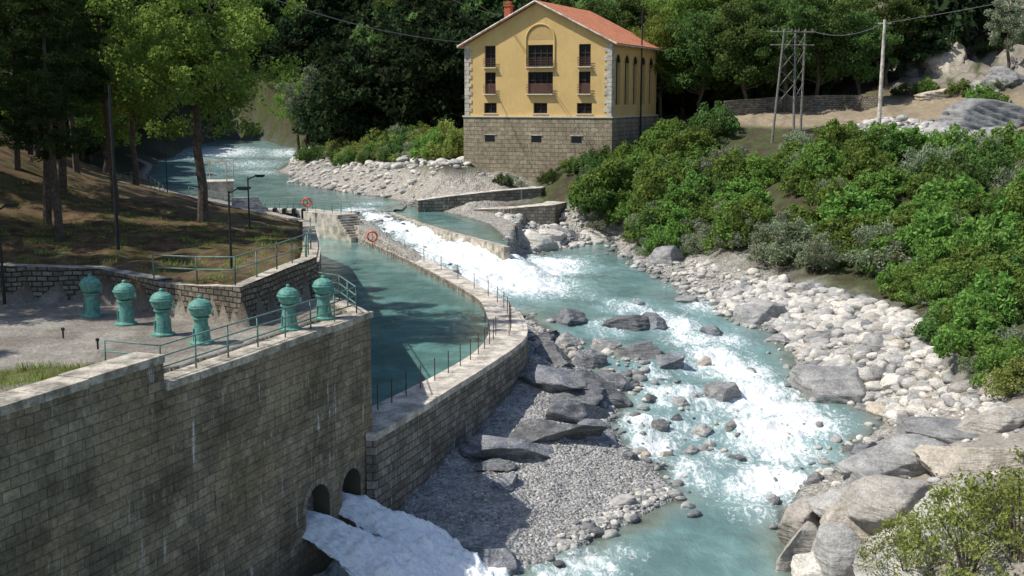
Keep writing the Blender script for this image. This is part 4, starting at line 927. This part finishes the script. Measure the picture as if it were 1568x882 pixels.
addb(samp(np.array([(8,126),(14,116),(20,103),(27,93),(31,84),(26,88),(19,98),(12,110),(6,124)]),60),1.2,2.9,[3,4,3,4,3,0,1])
addb(samp(np.array([(7,124),(13,120),(22,130),(24,136),(26,139),(15,140),(8,136)]),46),1.6,3.0,[0,1,2,3,0])
addb(samp(np.array([(28,90),(35,80),(41,68),(38,67),(32,77),(27,87)]),30),1.0,2.4,[3,0,4,1,0])
addb(samp(gp([(1290,395),(1568,385),(1568,610),(1490,570),(1440,500),(1390,450)]),130),.8,2.1,[3,0,1,1,5,2,0])
addb(samp(np.array([(27,64),(30,60),(37,50),(44,50),(44,66),(36,72)]),22),1.0,2.0,[3,0,1,1,5])
addb(samp(np.array([(-2,141),(10,134),(14,134),(10,140),(-1,144)]),18),.9,1.8,[3,4,0,2])
addb(samp(np.array([(-30,190),(-24,172),(-16,162),(-7,152),(-6,166),(-16,180),(-24,200)]),160),1.2,3.0,[5,5,3,0,2,5])
addb(samp(np.array([(50,142),(66,126),(84,112),(92,124),(74,142),(56,150)]),30),.8,2.0,[2,0,3,1])
addb(samp(np.array([(48,152),(60,148),(90,140),(120,200),(60,210)]),80),1.,2.4,[2,2,0,3,6])
addb(samp(np.array([(-60,190),(-33,165),(-30,210),(-50,230)]),40),1.2,2.6,[6,2])
bxy=np.concatenate(bx); bss=np.concatenate(bs_); bii=np.concatenate(bi)
hu=((bxy[:,0]+5.8)*.918-(bxy[:,1]-148)*.395); hv=((bxy[:,0]+5.8)*.395+(bxy[:,1]-148)*.918)
ok=~((hu>-1)&(hu<21)&(hv>-2.0)&(hv<21))&(sdist(riv,bxy)>1.8)&(sdist(up,bxy)>2)&~((bxy[:,1]>120)&(np.abs(bxy[:,0]-41)<3)&(bxy[:,1]<130)); bxy=bxy[ok];bss=bss[ok];bii=bii[ok]
gnscatter('riverside_bushes',np.c_[bxy,th(bxy[:,0],bxy[:,1])-.15],np.c_[bss,bss,bss*rng.uniform(.75,1.25,len(bss))],np.c_[np.zeros((len(bss),2)),rng.uniform(0,6.28,len(bss))],bii,Bp)
fb=bush(77,M['leaf_yel'],110,34,.036,.45,1.25,cr=(.10,.22))
for px,py,s in [(1480,885,2.3),(1390,890,1.7),(1560,860,2.3),(1540,800,1.3)]:
    p=G(px,py,20); place('shrub',fb,p[0],p[1],s)
gr=np.random.default_rng(5); V_,Q_,l_=[],[],[]
for i in range(50):
    a_=gr.uniform(0,6.28); d=np.array([math.cos(a_),math.sin(a_)]); c_=gr.normal(size=2)*.25; h_=gr.uniform(.1,.3); w_=.015
    b0=len(V_); pr=np.array([-d[1],d[0]])*w_; e_=c_+d*h_*.5
    V_+= [(*(c_-pr),0),(*(c_+pr),0),(*(e_+pr*.3),h_),(*(e_-pr*.3),h_)]; Q_.append((b0,b0+1,b0+2,b0+3)); l_+=[gr.random()]*4
gm=mkobj('tuft_shape',V_,np.array(Q_),M['leaf_yel'],attrs={'lv':l_},smooth=False,me_only=True)
gx=np.r_[samp(np.array([(-14,44.5),(-11,47),(-10,57),(-14,72),(-30,76),(-30,52),(-17,52)]),260),samp(np.array([tuple(MW(12.5)-WDn*1.3),tuple(MW(22)-WDn*1.3),tuple(MW(22)-WDn*4),tuple(MW(13)-WDn*3.2)]),60)]
gnscatter('grass',np.c_[gx,th(gx[:,0],gx[:,1])],np.c_[[rng.uniform(.4,.9,len(gx))]*3].T.reshape(-1,3),np.c_[np.zeros((len(gx),2)),rng.uniform(0,6.28,len(gx))],np.zeros(len(gx)),[gm])
# ---------------------------------------------------------------- light
el=math.radians(53); azv=np.array([-.97,-.16]); azv/=np.linalg.norm(azv)
sun=bpy.data.lights.new('sun','SUN'); sun.energy=5.0; sun.angle=math.radians(.5); sun.color=(1,.95,.86)
so=bpy.data.objects.new('sun',sun); scene.collection.objects.link(so)
ts=Vector((azv[0]*math.cos(el),azv[1]*math.cos(el),math.sin(el))); so.rotation_euler=ts.to_track_quat('Z','Y').to_euler(); so.location=(0,0,100)
wd=bpy.data.worlds.new('World'); scene.world=wd; wd.use_nodes=True; nt=wd.node_tree; bg=nt.nodes['Background']
sk=nt.nodes.new('ShaderNodeTexSky'); sk.sky_type='NISHITA'; sk.sun_disc=False; sk.sun_elevation=el; sk.sun_rotation=math.atan2(azv[0],azv[1]); nt.links.new(sk.outputs[0],bg.inputs[0]); bg.inputs[1].default_value=.145
scene.view_settings.view_transform='Standard'; scene.view_settings.look='None'; scene.view_settings.exposure=0
